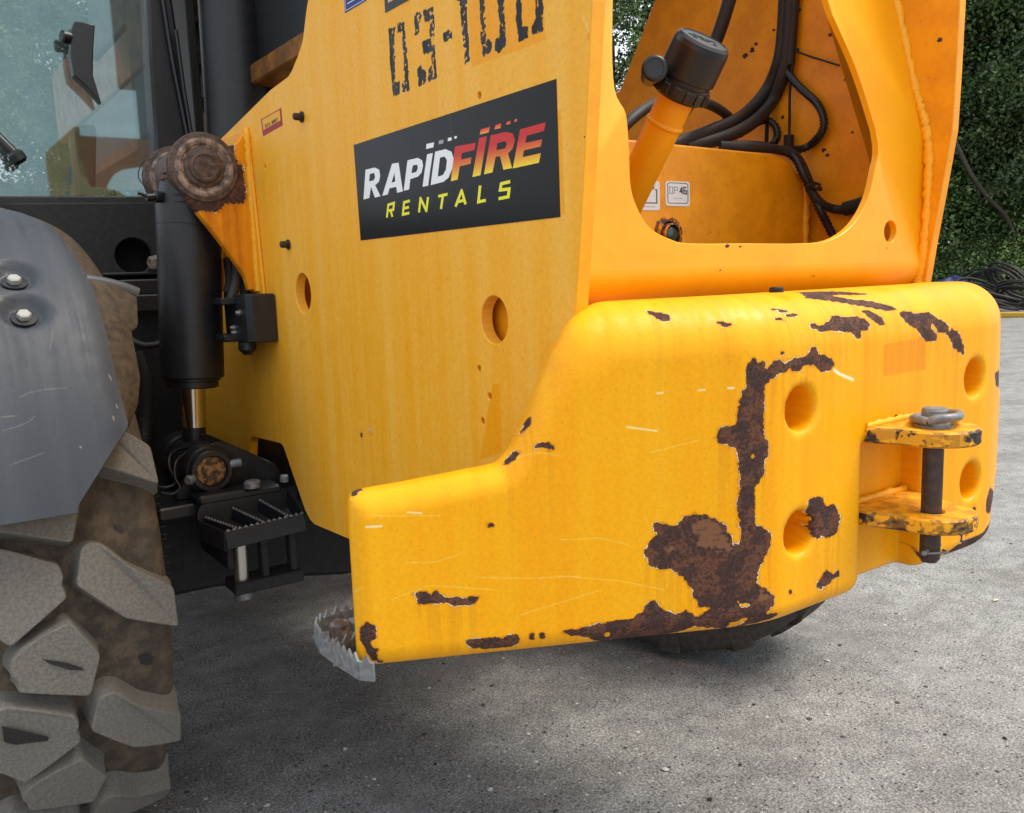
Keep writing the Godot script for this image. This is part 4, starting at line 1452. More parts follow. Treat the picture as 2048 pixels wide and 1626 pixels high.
	tube(mb2, along(P3([fit.x - 0.03, fit.y + 0.012, fit.z + 0.01, fit.x - 0.055, fit.y + 0.04, fit.z + 0.01, fit.x - 0.045, fit.y + 0.075, fit.z + 0.01, fit.x - 0.012, fit.y + 0.092, fit.z + 0.005]), 5), 0.0012, 6)
	part(cyl, "grease_fitting", mb2, M.plastic)
	mb2 = MB.new()
	for q: Array in [[-0.072, 0.010], [-0.064, 0.0], [-0.076, -0.004]]:
		lathe(mb2, P2([0, -0.004, 0.004, -0.002, 0.0045, 0.001, 0.002, 0.004, 0, 0.0045]), Transform3D(Basis(), at.call(1.505) + Vector3(q[0] + 0.008, q[1], 0.045)), 8, true)
	part(cyl, "red_seal", mb2, plain(Color(0.42, 0.05, 0.08), 0.4))

	# valve guard between cylinder and plate
	mb2 = MB.new()
	var g := P2([0.672, -2.185, 0.672, -2.03, 0.684, -2.014, 0.737, -2.014, 0.737, -2.185])
	ext(mb2, g, [], 0.112, 0.003, Transform3D(Basis(Vector3.RIGHT, Vector3.BACK, Vector3.DOWN), Vector3(0, 1.117, 0)))
	var guard := part(rig, "valve_guard", mb2, M.black, "square black cover on the cylinder's side")
	for q: Array in [[1.186, -2.075], [1.138, -2.12], [1.150, -2.125]]:
		bolt_on(guard, Vector3(0.672, q[0], q[1]), Vector3.LEFT, 0.0055, 0.006, M.steel)
	mb2 = MB.new()
	boxed(mb2, Vector3(0.640, 1.205, -2.19), Vector3(0.690, 1.222, -2.10))
	part(guard, "clamp", mb2, M.black)
	mb2 = MB.new()
	boxed(mb2, Vector3(0.640, 1.118, -2.19), Vector3(0.690, 1.135, -2.10))
	part(guard, "clamp", mb2, M.black)
	mb2 = MB.new()
	rod(mb2, Vector3(0.695, 1.14, -2.10), Vector3(0.692, 1.085, -2.10), 0.021, 0.012, 20)
	part(guard, "relief_valve", mb2, M.plastic)
	for q: Array in [[0.7109,1.3302,-2.2,0.7052,1.287,-2.17,0.6877,1.2511,-2.14,0.669,1.2161,-2.12], [0.7375,1.3129,-2.24,0.7289,1.2749,-2.2,0.719,1.2443,-2.17,0.7116,1.2142,-2.14], [0.7061,1.3134,-2.24,0.6957,1.2637,-2.2,0.6753,1.2278,-2.16]]:
		mb2 = MB.new()
		tube(mb2, along(P3(q), 8), 0.0115, 12)
		part(rig, "hose", mb2, M.hose)

	# clevis on the axle
	mb2 = MB.new()
	var e := Transform3D(Basis(Vector3.RIGHT, Vector3.BACK, Vector3.DOWN), Vector3(foot.x, foot.y, -2.12))
	lathe(mb2, P2([0.0, -0.06, 0.057, -0.06, 0.057, -0.004, 0.054, 0.0, 0.050, 0.0, 0.050, 0.018, 0.047, 0.021, 0.038, 0.021, 0.036, 0.010, 0, 0.010]), e, 40)
	lathe(mb2, P2([0.0, -0.16, 0.060, -0.16, 0.060, -0.075, 0.0, -0.075]), e, 40)
	lathe(mb2, P2([0.0, -0.24, 0.066, -0.24, 0.066, -0.185, 0.060, -0.18, 0.0, -0.18]), e, 40)
	var cl := part(rig, "clevis", mb2, M.black, "black pivot block at the foot of the stabiliser cylinder")
	mb2 = MB.new()
	lathe(mb2, P2([0.036, 0.008, 0.034, 0.012, 0.026, 0.0135, 0.014, 0.0125, 0, 0.014]), e, 28)
	part(cl, "greasy_pin", mb2, M.grease)
	hexed(cl, Vector3(foot.x - 0.046, foot.y - 0.012, -2.105), Vector3(-0.8, 0, 0.6), 0.012, 0.018)
	hexed(cl, Vector3(foot.x + 0.046, foot.y + 0.010, -2.105), Vector3(0.9, 0.1, 0.4), 0.011, 0.026)
	for z in [-2.145, -2.325]:
		mb2 = MB.new()
		ext(mb2, fillet(P2([0.50, 0.748, 0.535, 0.80, 0.545, 0.845, 0.60, 0.876, 0.64, 0.872, 0.752, 0.805, 0.772, 0.775, 0.772, 0.748]), 0.02), [], 0.022, 0.003, facing(z))
		part(cl, "web_plate", mb2, M.black)
	mb2 = MB.new()
	boxed(mb2, Vector3(0.455, 0.718, -2.40), Vector3(0.79, 0.748, -2.09), 0.004)
	part(cl, "base_plate", mb2, M.black)
	for q: Array in [[0.664, -2.055], [0.745, -2.06]]:
		hexed(cl, Vector3(q[0], 0.772, q[1]), Vector3.UP, 0.021 if q[0] < 0.7 else 0.011, 0.017)
	mb2 = MB.new()
	for q: Array in [[0.5594,0.8633,-2.2,0.5139,0.8632,-2.16,0.4964,0.8403,-2.13,0.5038,0.7989,-2.12,0.4806,0.7908,-2.12,0.457,0.8006,-2.12], [0.5447,0.8588,-2.16,0.5125,0.8438,-2.13,0.5024,0.8128,-2.11,0.5091,0.7896,-2.1,0.4912,0.7771,-2.1,0.4663,0.7849,-2.1]]:
		tube(mb2, along(P3(q), 6), 0.0035, 8)
	part(cl, "grease_pipe", mb2, M.black)


func hexed(parent: Node3D, at: Vector3, dir: Vector3, r: float, h: float) -> void:
	var mb := MB.new()
	hexhead(mb, at, dir, r, h)
	part(parent, "bolt", mb, M.zinc)


func teeth(mb: MB, a: Vector3, b: Vector3, r: float, pitch: float, h: float) -> void:
	var k := maxi(1, int(a.distance_to(b) / pitch))
	for i in k:
		var p := a.lerp(b, (i + 0.5) / k)
		var d := (b - a).normalized() * pitch * 0.36
		var s := (b - a).cross(Vector3.UP).normalized() * r
		var t := p + Vector3(0, h, 0)
		mb.flat(p - d - s, p + d - s, t - s * 0.6, -s)
		mb.flat(p - d + s, p + d + s, t + s * 0.6, s)
		mb.quad(p - d - s, p - d + s, t + s * 0.6, t - s * 0.6, -d)
		mb.quad(p + d - s, p + d + s, t + s * 0.6, t - s * 0.6, d)


func bar(mb: MB, a: Vector3, b: Vector3, th: float, h: float) -> void:            # upright flat bar, a and b on its top edge
	var l := a.distance_to(b)
	var x := (b - a).normalized()
	var z := x.cross(Vector3.UP).normalized()
	rbox(mb, Vector3(l, h, th), 0.001, Transform3D(Basis(x, z.cross(x), z), (a + b) / 2 - Vector3(0, h / 2, 0)))


func axle() -> void:
	var mb := MB.new()
	rbox(mb, Vector3(1.5, 0.19, 0.30), 0.02, Transform3D(Basis(), Vector3(1.23, 0.600, -2.39)))
	ext(mb, P2([0.40, 0.495, 0.60, 0.492, 0.82, 0.470, 0.95, 0.446, 1.30, 0.43, 1.30, 0.70, 0.40, 0.69]), [], 0.26, 0.01, facing(-2.215))
	rbox(mb, Vector3(0.5, 0.34, 0.42), 0.06, Transform3D(Basis(), Vector3(1.30, 0.600, -2.40)))
	rbox(mb, Vector3(0.16, 0.05, 0.06), 0.006, Transform3D(Basis(), Vector3(0.50, 0.722, -2.17)))
	part(rig, "rear_axle", mb, M.black_matt, "black axle beam under the stabiliser cylinder")
	mb = MB.new()
	boxed(mb, Vector3(0.80, 0.70, -5.2), Vector3(1.66, 0.86, -1.06), 0.01)  # belly box added as a ceiling so the ground below stays dark
	boxed(mb, Vector3(0.86, 0.86, -5.2), Vector3(0.90, 1.15, -2.5), 0.005)
	part(rig, "chassis", mb, M.black_matt, "plain black underside of the chassis, added to shade the ground")
	mb = MB.new()
	boxed(mb, Vector3(1.74, 0.50, -5.2), Vector3(2.40, 1.45, -3.0), 0.03)  # unseen box added to stop light leaking in from the far side
	part(rig, "engine_shade_box", mb, M.yellow, "unseen engine box on the far side, added to block light")
	mb = MB.new()
	boxed(mb, Vector3(0.02, 0.45, -5.2), Vector3(0.80, 0.92, -3.05), 0.03)  # unseen box below the cab, added to block light under the machine
	part(rig, "cab_shade_box", mb, M.black_matt)
	# black step
	mb = MB.new()
	ext(mb, fillet(P2([0.530, 0.668, 0.752, 0.676, 0.750, 0.728, 0.722, 0.772, 0.540, 0.752, 0.530, 0.73]), 0.012), [], 0.006, 0.001, facing(-2.055))
	boxed(mb, Vector3(0.535, 0.748, -2.13), Vector3(0.735, 0.770, -2.052), 0.006)
	var fl := Vector3(0.562, 0.705, -1.955)
	var fr := Vector3(0.752, 0.712, -1.960)
	bar(mb, fl, fr, 0.006, 0.042)
	bar(mb, Vector3(0.532, 0.716, -2.055), fl, 0.006, 0.046)
	bar(mb, fr, Vector3(0.748, 0.758, -2.055), 0.006, 0.046)
	var runs := [[Vector3(0.545, 0.722, -2.05), Vector3(0.590, 0.706, -1.958)], [Vector3(0.610, 0.732, -2.05), Vector3(0.652, 0.708, -1.958)], [Vector3(0.675, 0.740, -2.05), Vector3(0.712, 0.711, -1.958)]]
	for q: Array in runs:
		bar(mb, q[0], q[1], 0.005, 0.03)
	var step := part(rig, "axle_step", mb, M.black, "black serrated step bolted above the axle")
	mb = MB.new()
	for q: Array in runs:
		teeth(mb, q[0], q[1], 0.0025, 0.009, 0.005)
	teeth(mb, fl, fr, 0.003, 0.013, 0.005)
	part(step, "serration", mb, M.zinc)
	mb = MB.new()
	rod(mb, Vector3(0.612, 0.672, -2.02), Vector3(0.610, 0.560, -2.02), 0.0165, 0.002, 20)
	part(step, "through_bolt", mb, M.steel)
	mb = MB.new()
	boxed(mb, Vector3(0.585, 0.537, -2.07), Vector3(0.752, 0.565, -1.99), 0.003)
	boxed(mb, Vector3(0.655, 0.565, -2.03), Vector3(0.672, 0.672, -2.0), 0.002)
	boxed(mb, Vector3(0.725, 0.565, -2.03), Vector3(0.742, 0.672, -2.0), 0.002)
	boxed(mb, Vector3(0.575, 0.60, -2.26), Vector3(0.590, 0.672, -2.0), 0.002)
	part(step, "clamp_plate", mb, M.black_matt)
	hexed(step, Vector3(0.611, 0.536, -2.02), Vector3.DOWN, 0.022, 0.020)
	# galvanised step under the counterweight's wing
	mb = MB.new()
	var rim := P2([0.560, -1.150, 0.49, -1.160, 0.458, -1.152, 0.438, -1.132, 0.429, -1.09, 0.431, -1.03, 0.435, -0.985, 0.448, -0.968])
	var y := 0.778
	for i in rim.size() - 1:
		bar(mb, Vector3(rim[i].x, y, rim[i].y), Vector3(rim[i + 1].x, y, rim[i + 1].y), 0.0045, 0.026)
	bar(mb, Vector3(0.43, y - 0.002, -1.055), Vector3(0.56, y - 0.002, -1.075), 0.004, 0.03)
	var gs := part(rig, "access_step", mb, M.zinc, "galvanised serrated step under the counterweight's left end")
	mb = MB.new()
	for i in rim.size() - 1:
		teeth(mb, Vector3(rim[i].x, y, rim[i].y), Vector3(rim[i + 1].x, y, rim[i + 1].y), 0.0022, 0.014, 0.009)
	teeth(mb, Vector3(0.43, y - 0.002, -1.055), Vector3(0.56, y - 0.002, -1.075), 0.002, 0.014, 0.009)
	part(gs, "serration", mb, M.zinc)
	mb = MB.new()
	boxed(mb, Vector3(0.440, y - 0.026, -1.15), Vector3(0.56, y - 0.021, -1.02), 0.001)
	boxed(mb, Vector3(0.49, y - 0.026, -1.14), Vector3(0.78, y - 0.006, -1.10), 0.002)
	part(gs, "mounting_plate", mb, M.zinc)
	mb = MB.new()
	lathe(mb, P2([0, 0, 0.015, 0, 0.014, 0.022, 0.010, 0.026, 0, 0.026]), Transform3D(Basis(), Vector3(0.466, y - 0.021, -1.112)), 16)
	part(gs, "bolt", mb, M.rust_pale)


# ---------------------------------------------------------------- grey plastic mudguard over the left wheel
func table(t: Array, x: float) -> float:
	for i in range(0, t.size() - 2, 2):
		if x >= t[i + 2] or i + 4 > t.size() - 1:
			return lerpf(t[i + 1], t[i + 3], clampf((x - t[i]) / (t[i + 2] - t[i]), 0, 1))
	return t[1]


func guard_at(x: float, deg: float, drop: float) -> Vector3:
	var t := deg_to_rad(deg)
	var s := clampf(sin(t), 0, 1)
	var r := 0.70 + 0.13 * s * s - drop
	return Vector3(x, 0.62 + r * sin(t), -2.37 + r * cos(t))


func fender() -> void:
	var ridge := [112.0, 0.20, 95.0, 0.215, 85.0, 0.235, 80.0, 0.255, 78.0, 0.272, 72.6, 0.300, 63.8, 0.319, 55.2, 0.336, 49.7, 0.337, 38.2, 0.338, 33.9, 0.341, 31.25, 0.342, 27.7, 0.305, 20.6, 0.235]
	var edge := [112.0, 0.32, 80.0, 0.338, 64.5, 0.366, 58.4, 0.377, 58.2, 0.428, 49.8, 0.408, 49.5, 0.395, 47.6, 0.392, 40.6, 0.389, 36.0, 0.374, 32.6, 0.352, 31.25, 0.3425, 27.7, 0.3055, 20.6, 0.2355]
	var spots := [Vector2(0.2032,57.1459), Vector2(0.2058,50.2843)]
	var face: Array[PackedVector3Array] = []
	var flange: Array[PackedVector3Array] = []
	var back: Array[PackedVector3Array] = []
	var deg := 112.0
	while deg >= 19.6:
		var rx: float = table(ridge, deg)
		var ex: float = table(edge, deg)
		var l := PackedVector3Array()
		var bk := PackedVector3Array()
		for j in 61:
			var w := j / 60.0
			var x := lerpf(-0.16, rx, w)
			var drop := 0.012 * pow(clampf((x - rx + 0.05) / 0.05, 0, 1), 2.0) * clampf((deg - 26.0) / 10.0, 0, 1)
			for s: Vector2 in spots:
				var d := Vector2(x - s.x, deg_to_rad(deg - s.y) * 0.79).length()
				drop += 0.020 * (1.0 - smoothstep(0.024, 0.046, d))
			l.append(guard_at(x, deg, drop))
			bk.append(guard_at(x, deg, drop + 0.007))
		face.append(l)
		back.append(bk)
		var f := PackedVector3Array()
		var d0 := 0.012 * clampf((deg - 26.0) / 10.0, 0, 1)
		for j in 9:
			var w := j / 8.0
			f.append(guard_at(lerpf(rx, ex, w), deg, d0 + (0.05 - d0) * w * w * 0.4 + (0.05 - d0) * w * 0.6 if ex - rx > 0.002 else d0 + 0.007 * w))
		flange.append(f)
		deg -= 0.75
	var uvs: Array[PackedVector2Array] = []
	for i in face.size():
		var l := PackedVector2Array()
		for p in face[i]:
			l.append(Vector2((p.x + 0.16) / 0.52, i * 0.75 / 92.4))
		uvs.append(l)
	var scr := blank(600, 1000)
	for a: Array in [[382,814,404,807,436,805,474,806], [344,861,367,858,390,853,407,844], [345,841,370,841], [462,474,472,483], [455,741,469,706], [348,913,412,901]]:
		pline(scr, P2(a), 0.9, Color(0.2, 0.2, 0.2))
	for a: Array in [[560,786,563,796], [551,856,552,865], [478,898,480,902], [562,836,564,844]]:
		pline(scr, P2(a), 1.2, Color(0.42, 0.42, 0.4))
	M.guard = paint(600, 1000, Color(0.265, 0.28, 0.305), Color(0.305, 0.32, 0.345), Color(0.24, 0.253, 0.278), {"scratch": scr, "seed": 400, "wear": 0.6, "relief": 0.05})
	var mb := MB.new()
	sheet(mb, face, Vector3(0, 0.5, 1), uvs)
	sheet(mb, back, Vector3(0, -0.5, -1))
	var n := face.size() - 1
	for j in 60:
		mb.quad(face[n][j], face[n][j + 1], back[n][j + 1], back[n][j], Vector3.DOWN)
	for i in n:
		mb.quad(face[i][60], face[i + 1][60], back[i + 1][60], back[i][60], Vector3.RIGHT)
	var fd := part(rig, "mudguard", mb, M.guard, "smooth grey plastic mudguard over the near rear tyre")
	mb = MB.new()
	sheet(mb, flange, Vector3(1, 0, 1))
	part(fd, "flange", mb, M.mud, "mud-splashed inner flange of the mudguard")
	mb = MB.new()
	tube(mb, along(PackedVector3Array([guard_at(0.328, 57.5, 0.022), guard_at(0.36, 57.6, 0.030), guard_at(0.400, 57.4, 0.042), guard_at(0.427, 57.0, 0.052)]), 5), 0.013, 16)
	part(fd, "stiffener", mb, M.fender)
	for s: Vector2 in spots:
		var at := guard_at(s.x, s.y, 0.0198)
		var out := (at - Vector3(s.x, 0.62, -2.37)).normalized()
		mb = MB.new()
		lathe(mb, P2([0.0, 0, 0.023, 0, 0.0225, 0.003, 0.012, 0.0035, 0, 0.0035]), axes(at, out), 28)
		part(fd, "washer", mb, M.plastic)
		mb = MB.new()
		hexhead(mb, at + out * 0.0035, out, 0.0125, 0.011)
		part(fd, "bolt", mb, M.bolt)
	for k in 3:
		var gy := [0.012, 0.02, 0.0][k] as float
		mb = MB.new()
		var y0 := guard_at(0, 28, 0.03)
		boxed(mb, Vector3(-0.10 + k * 0.12, 1.30, -2.35 + gy), Vector3(-0.07 + k * 0.12, 1.37, -2.30), 0.003)
		part(fd, "stay", mb, M.black)


# ---------------------------------------------------------------- wheels
const WZ := -2.41
const WY := 0.61
const WR := 0.665


func lug_mesh(a: Array, mid: float, low := 0.0) -> ArrayMesh:       # outline as (x, angle); built round angle 0 so that it can be turned
	var o := P2(a)
	var mean := 0.0
	for p in o:
		mean += p.y / o.size()
	var q := PackedVector2Array()
	for p in o:
		q.append(Vector2(p.x - mid, (p.y - mean) * WR))
	if Geometry2D.is_polygon_clockwise(q):
		q.reverse()
	q = densified(fillet(q, 0.008, 3), 0.035)
	var put := func(p: Vector2, h: float) -> Vector3:
		var r := WR - 0.055 - low + h - 0.022 * pow(absf(p.x) / 0.2, 2.4)
		return Vector3(p.x, r * sin(p.y / WR), r * cos(p.y / WR))
	var rings := [inset(q, -0.012), inset(q, -0.004), inset(q, -0.0005), inset(q, 0.0005), inset(q, 0.0025)]
	var hs := [-0.016, 0.020, 0.0535, 0.0549, 0.0555]
	var mb := MB.new()
	var k := q.size()
	for i in k:
		var j := (i + 1) % k
		var e := q[j] - q[i]
		var side := Vector3(e.y, -e.x, 0)
		for l in 4:
			mb.quad(put.call(rings[l][i], hs[l]), put.call(rings[l][j], hs[l]), put.call(rings[l + 1][j], hs[l + 1]), put.call(rings[l + 1][i], hs[l + 1]), side.normalized() + Vector3(0, 0, 0.2 + l * 0.3))
	var t := ears(rings[4], [])
	for i in range(0, t.size() - 2, 3):
		mb.flat(put.call(t[i], 0.0555), put.call(t[i + 1], 0.0555), put.call(t[i + 2], 0.0555), Vector3(0, 0, 1))
	return mb.mesh()


func mean_angle(a: Array) -> float:
	var s := 0.0
	for i in range(1, a.size(), 2):
		s += a[i] / (a.size() / 2.0)
	return s


func wheels() -> void:
	var tread := MB.new()
	var p := P2([0.19, 0.20, 0.185, 0.30, 0.165, 0.335, 0.185, 0.36, 0.205, 0.44, 0.21, 0.52, 0.203, 0.57, 0.185, 0.598, 0.15, 0.607, 0.0, 0.613, -0.15, 0.607, -0.185, 0.598, -0.203, 0.57, -0.21, 0.52, -0.205, 0.44, -0.185, 0.36, -0.165, 0.335, -0.185, 0.30, -0.19, 0.20])
	var prof_ := PackedVector2Array()
	for q in p:
		prof_.append(Vector2(q.y, q.x))
	prof_.reverse()
	var across := Transform3D(Basis(Vector3.UP, Vector3.RIGHT, Vector3.FORWARD), Vector3.ZERO)
	lathe(tread, curve(prof_, false, 3), across, 72, true)
	var tyre := tread.mesh()
	var hub := MB.new()
	lathe(hub, P2([0, -0.06, 0.12, -0.06, 0.14, -0.03, 0.26, -0.02, 0.30, -0.15, 0.325, -0.175, 0.335, -0.175, 0.30, 0.0, 0.335, 0.175, 0.325, 0.175, 0.27, 0.06, 0.16, 0.05, 0.12, 0.09, 0, 0.09]), across, 40)
	var rim := hub.mesh()
	var right := [0.259,0.2687,0.2431,0.2537,0.2274,0.1572,0.305,0.0318,0.4016,-0.0405,0.3996,0.084,0.38,0.1119,0.3206,0.1804,0.2803,0.2552]
	var middle := [0.2092,0.0601,0.2529,-0.057,0.2299,-0.1728,0.1131,-0.1059,0.1187,-0.08,0.1048,-0.05,0.1086,-0.0156,0.1262,0.0124,0.1667,0.0412]
	var left := [0.0914,-0.1406,0.1298,-0.1656,0.2019,-0.2249,0.2074,-0.263,0.2016,-0.2811,0.2092,-0.3193,0.1108,-0.4217,0.0724,-0.3558,0.0145,-0.4149,-0.0553,-0.4389,-0.0441,-0.2608,0.0341,-0.1953]
	var meshes := [lug_mesh(right, 0.2), lug_mesh(middle, 0.2), lug_mesh(left, 0.2)]
	var worn_down := [lug_mesh(right, 0.2, 0.032), lug_mesh(middle, 0.2, 0.032), lug_mesh(left, 0.2, 0.032)]
	var phase := [mean_angle(right), mean_angle(middle), mean_angle(left)]
	var step := TAU / 14.0
	for side in 2:
		var w := Node3D.new()
		w.name = "rear_wheel" if side == 0 else "rear_wheel_001"
		rig.add_child(w)
		w.set_meta("label", ["near rear wheel with a worn, muddy lugged tyre", "far rear wheel, showing under the counterweight"][side])
		w.position = Vector3(0.2, WY, WZ) - HUB
		if side == 1:
			w.position = Vector3(2.22, WY - 0.034, -2.15) - HUB
			w.rotation.y = 0.36
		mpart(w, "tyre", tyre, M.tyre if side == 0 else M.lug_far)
		mpart(w, "rim", rim, M.yellow)
		for k in 3:
			for i in 14:
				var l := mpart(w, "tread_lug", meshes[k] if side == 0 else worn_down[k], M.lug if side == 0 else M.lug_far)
				var turn: float = phase[k] + step * i
				if side == 1 and k != 1:
					l.rotation = Vector3(0, 0, PI)
					l.basis = Basis(Vector3.RIGHT, -turn) * Basis(Vector3.BACK, PI)
				else:
					l.basis = Basis(Vector3.RIGHT, -turn)
		if side == 0:
			for gouge: Array in [[0.1568,-0.0237,0.1771,-0.0384,0.1969,-0.0531,0.2207,-0.0788,0.2228,-0.0874,0.1998,-0.0753,0.1825,-0.0585,0.1686,-0.0434], [0.0833,-0.1893,0.102,-0.2227,0.1266,-0.2473,0.1554,-0.2681,0.1532,-0.2808,0.124,-0.2698,0.1001,-0.2619,0.0836,-0.2417], [0.311,0.316,0.3235,0.3025,0.3328,0.2834,0.3254,0.2825,0.314,0.299], [0.3285,-0.1313,0.3437,-0.1279,0.3562,-0.1524,0.3497,-0.1752,0.333,-0.1629]]:
				var gm := MB.new()
				var gp := P2(gouge)
				for i in range(1, gp.size() - 1):
					var tri3: Array[Vector3] = []
					for g in [gp[0], gp[i], gp[i + 1]]:
						var rr := WR + 0.0012 if gouge[0] < 0.25 and g.y < 0.15 and g.x < 0.25 else WR - 0.053
						tri3.append(Vector3(g.x - 0.2, rr * sin(g.y), rr * cos(g.y)))
					gm.flat(tri3[0], tri3[1], tri3[2], Vector3(0, 0, 1))
				part(w, "gouge", gm, M.hose)
			var hair := MB.new()
			var rng := RandomNumberGenerator.new()
			rng.seed = 5
			for i in 60:
				var t := deg_to_rad(-50.0 + i * 1.5 + rng.randf_range(-0.5, 0.5))
				var r := rng.randf_range(0.56, 0.60)
				var at := Vector3(0.203, r * sin(t), r * cos(t))
				tube(hair, PackedVector3Array([at, at + Vector3(0.010, rng.randf_range(-0.002, 0.002), 0.002)]), 0.0007, 4)
			part(w, "rubber_whiskers", hair, M.hose)


# ---------------------------------------------------------------- boom, lift cylinder and cab
func boom() -> void:
	var mb := MB.new()
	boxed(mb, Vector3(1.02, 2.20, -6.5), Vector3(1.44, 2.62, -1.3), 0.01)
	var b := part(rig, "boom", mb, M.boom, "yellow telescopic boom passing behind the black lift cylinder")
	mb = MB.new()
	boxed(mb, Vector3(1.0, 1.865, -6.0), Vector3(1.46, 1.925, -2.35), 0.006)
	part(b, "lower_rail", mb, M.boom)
	mb = MB.new()
	boxed(mb, Vector3(1.03, 1.925, -6.2), Vector3(1.41, 2.20, -1.6), 0.006)
	part(b, "side_channel", mb, M.black)
	mb = MB.new()
	ext(mb, P2([-3.5497,2.1101,-3.4719,2.12,-3.3081,2.0928,-3.3236,2.04,-3.5295,2.0448]), [], 0.004, 0.0005, sideways(1.012))
	part(b, "pale_sticker", mb, plain(Color(0.86, 0.72, 0.60), 0.5))
	mb = MB.new()
	lathe(mb, P2([0, 0, 0.100, 0, 0.104, 0.004, 0.104, 1.7, 0, 1.7]), axes(Vector3(0.975, 1.05, -2.9), Vector3(0.018, 1, 0.0)), 40)
	var cyl := part(rig, "lift_cylinder", mb, M.black, "thick upright black cylinder between cab and side plate")
	mb = MB.new()
	rod(mb, Vector3(1.072, 1.05, -2.83), Vector3(1.098, 2.75, -2.83), 0.013, 0.001, 14)
	part(cyl, "pressure_pipe", mb, M.black)


func cab() -> void:
	var z := -3.0
	var c := Node3D.new()
	c.name = "cab"
	rig.add_child(c)
	c.position = -HUB
	c.set_meta("label", "operator's cab with a reflecting rear window")
	var mb := MB.new()
	var q := P2([0.1068,1.5228,0.7349,1.5362,0.7554,2.1313,0.7638,2.4494,0.202,2.3859])
	ext(mb, q, [], 0.005, 0.0005, facing(z))
	part(c, "rear_window", mb, M.glass)
	mb = MB.new()
	ext(mb, P2([0.7759,2.4975,0.7467,1.9469,0.7369,1.5366,0.7513,1.4936,0.8571,1.495,0.8636,1.6834,0.8481,1.8667,0.8301,2.1339,0.8409,2.5114]), [], 0.10, 0.008, facing(-2.97))
	part(c, "corner_pillar", mb, M.black)
	mb = MB.new()
	tube(mb, P3([0.81,2.4993,-2.955,0.7973,2.1255,-2.955,0.8103,1.9504,-2.955,0.8393,1.7032,-2.955]), 0.007, 8)
	part(c, "window_seal", mb, M.plastic)
	mb = MB.new()
	tube(mb, P3([0.8246,2.0375,-2.94,0.8334,1.8599,-2.94,0.8475,1.7016,-2.94]), 0.006, 8)
	part(c, "trim_strip", mb, M.black)
	mb = MB.new()
	ext(mb, P2([0.1064,1.5237,0.7364,1.5375,0.7372,1.5128,0.1037,1.4994]), [], 0.05, 0.004, facing(-2.98))
	part(c, "sill", mb, M.black)
	mb = MB.new()
	ext(mb, P2([0.0578,1.4996,0.8914,1.5201,0.849,1.0099,0.0107,1.0789]), [circle(P2([0.6436,1.3513])[0], 0.055, 28)], 0.03, 0.003, facing(-2.96))
	part(c, "rear_panel", mb, M.black_matt)
	mb = MB.new()
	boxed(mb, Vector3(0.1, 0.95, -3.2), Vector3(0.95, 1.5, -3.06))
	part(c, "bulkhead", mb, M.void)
	mb = MB.new()
	var hp := Vector3(0.6749,1.3258,-2.9)
	rod(mb, hp, hp + Vector3(0.06, 0.01, -0.02), 0.022, 0.006, 14)
	part(c, "hose_union", mb, M.rust_pale)
	mb = MB.new()
	boxed(mb, Vector3(0.5362,1.2916,-2.9), Vector3(0.7171,1.3004,-2.9) + Vector3(0, 0, -0.06), 0.002)
	boxed(mb, Vector3(0.6012,1.2323,-2.8), Vector3(0.682,1.1811,-2.8) + Vector3(0, 0, -0.06), 0.004)
	boxed(mb, Vector3(0.5739,1.2778,-2.85), Vector3(0.6987,1.2315,-2.85) + Vector3(0, 0, -0.06), 0.004)
	part(c, "chassis_bracket", mb, M.black)
	mb = MB.new()
	tube(mb, along(P3([0.5739,1.1019,-2.78,0.6001,1.0862,-2.76,0.6258,1.0847,-2.75,0.6665,1.0911,-2.74]), 6), 0.010, 10)
	tube(mb, along(P3([0.5781,1.0663,-2.75,0.5956,0.9837,-2.75,0.5878,0.8652,-2.75,0.5611,0.7528,-2.72]), 6), 0.02, 10)
	part(c, "chassis_hose", mb, M.hose)
	mb = MB.new()
	boxed(mb, Vector3(0.4781,1.2228,-2.88), Vector3(0.7789,0.5467,-2.88) + Vector3(0, 0, -0.04), 0.005)
	part(c, "inner_guard", mb, M.black_matt)
	mb = MB.new()
	var k := Vector3(0.3318,1.6679,-2.93)
	rod(mb, Vector3(0.2682,1.7308,-2.94), Vector3(0.3429,1.6397,-2.92), 0.014, 0.002, 14)
	rod(mb, Vector3(0.3386,1.6464,-2.92), Vector3(0.358,1.6155,-2.92), 0.022, 0.008, 18)
	part(c, "wiper_arm", mb, M.plastic)
	# what stands inside
	mb = MB.new()
	var head := P2([0.5248,1.9959,0.5368,2.025,0.5635,2.0256,0.59,2.0205,0.5791,1.9492,0.571,1.878,0.5868,1.7997,0.5489,1.8449,0.5195,1.873,0.5156,1.9284])
	ext(mb, head, [], 0.045, 0.003, facing(-2.93))
	rod(mb, Vector3(0.4972,1.9811,-2.94), Vector3(0.5356,1.9795,-2.95), 0.018, 0.004, 14)
	part(c, "mirror", mb, M.plastic)
	mb = MB.new()
	ext(mb, fillet(P2([0.588,1.7888,0.6025,1.8095,0.6535,1.8161,0.6576,1.7931,0.6291,1.5258,0.5656,1.525]), 0.02), [], 0.10, 0.012, facing(-3.4))
	part(c, "bracket_reflection", mb, plain(Color(0.28, 0.22, 0.17), 0.8))  # brown slab standing in for the cylinder bracket mirrored in the window
	mb = MB.new()
	boxed(mb, Vector3(-0.1, 1.2, -3.9), Vector3(0.55, 1.55, -3.5), 0.03)
	part(c, "control_console", mb, M.black_matt)
	mb = MB.new()
	boxed(mb, Vector3(0.90, 0.9, -4.6), Vector3(0.93, 1.62, -3.08), 0.004)
	boxed(mb, Vector3(0.90, 1.62, -3.9), Vector3(0.93, 2.72, -3.08), 0.004)
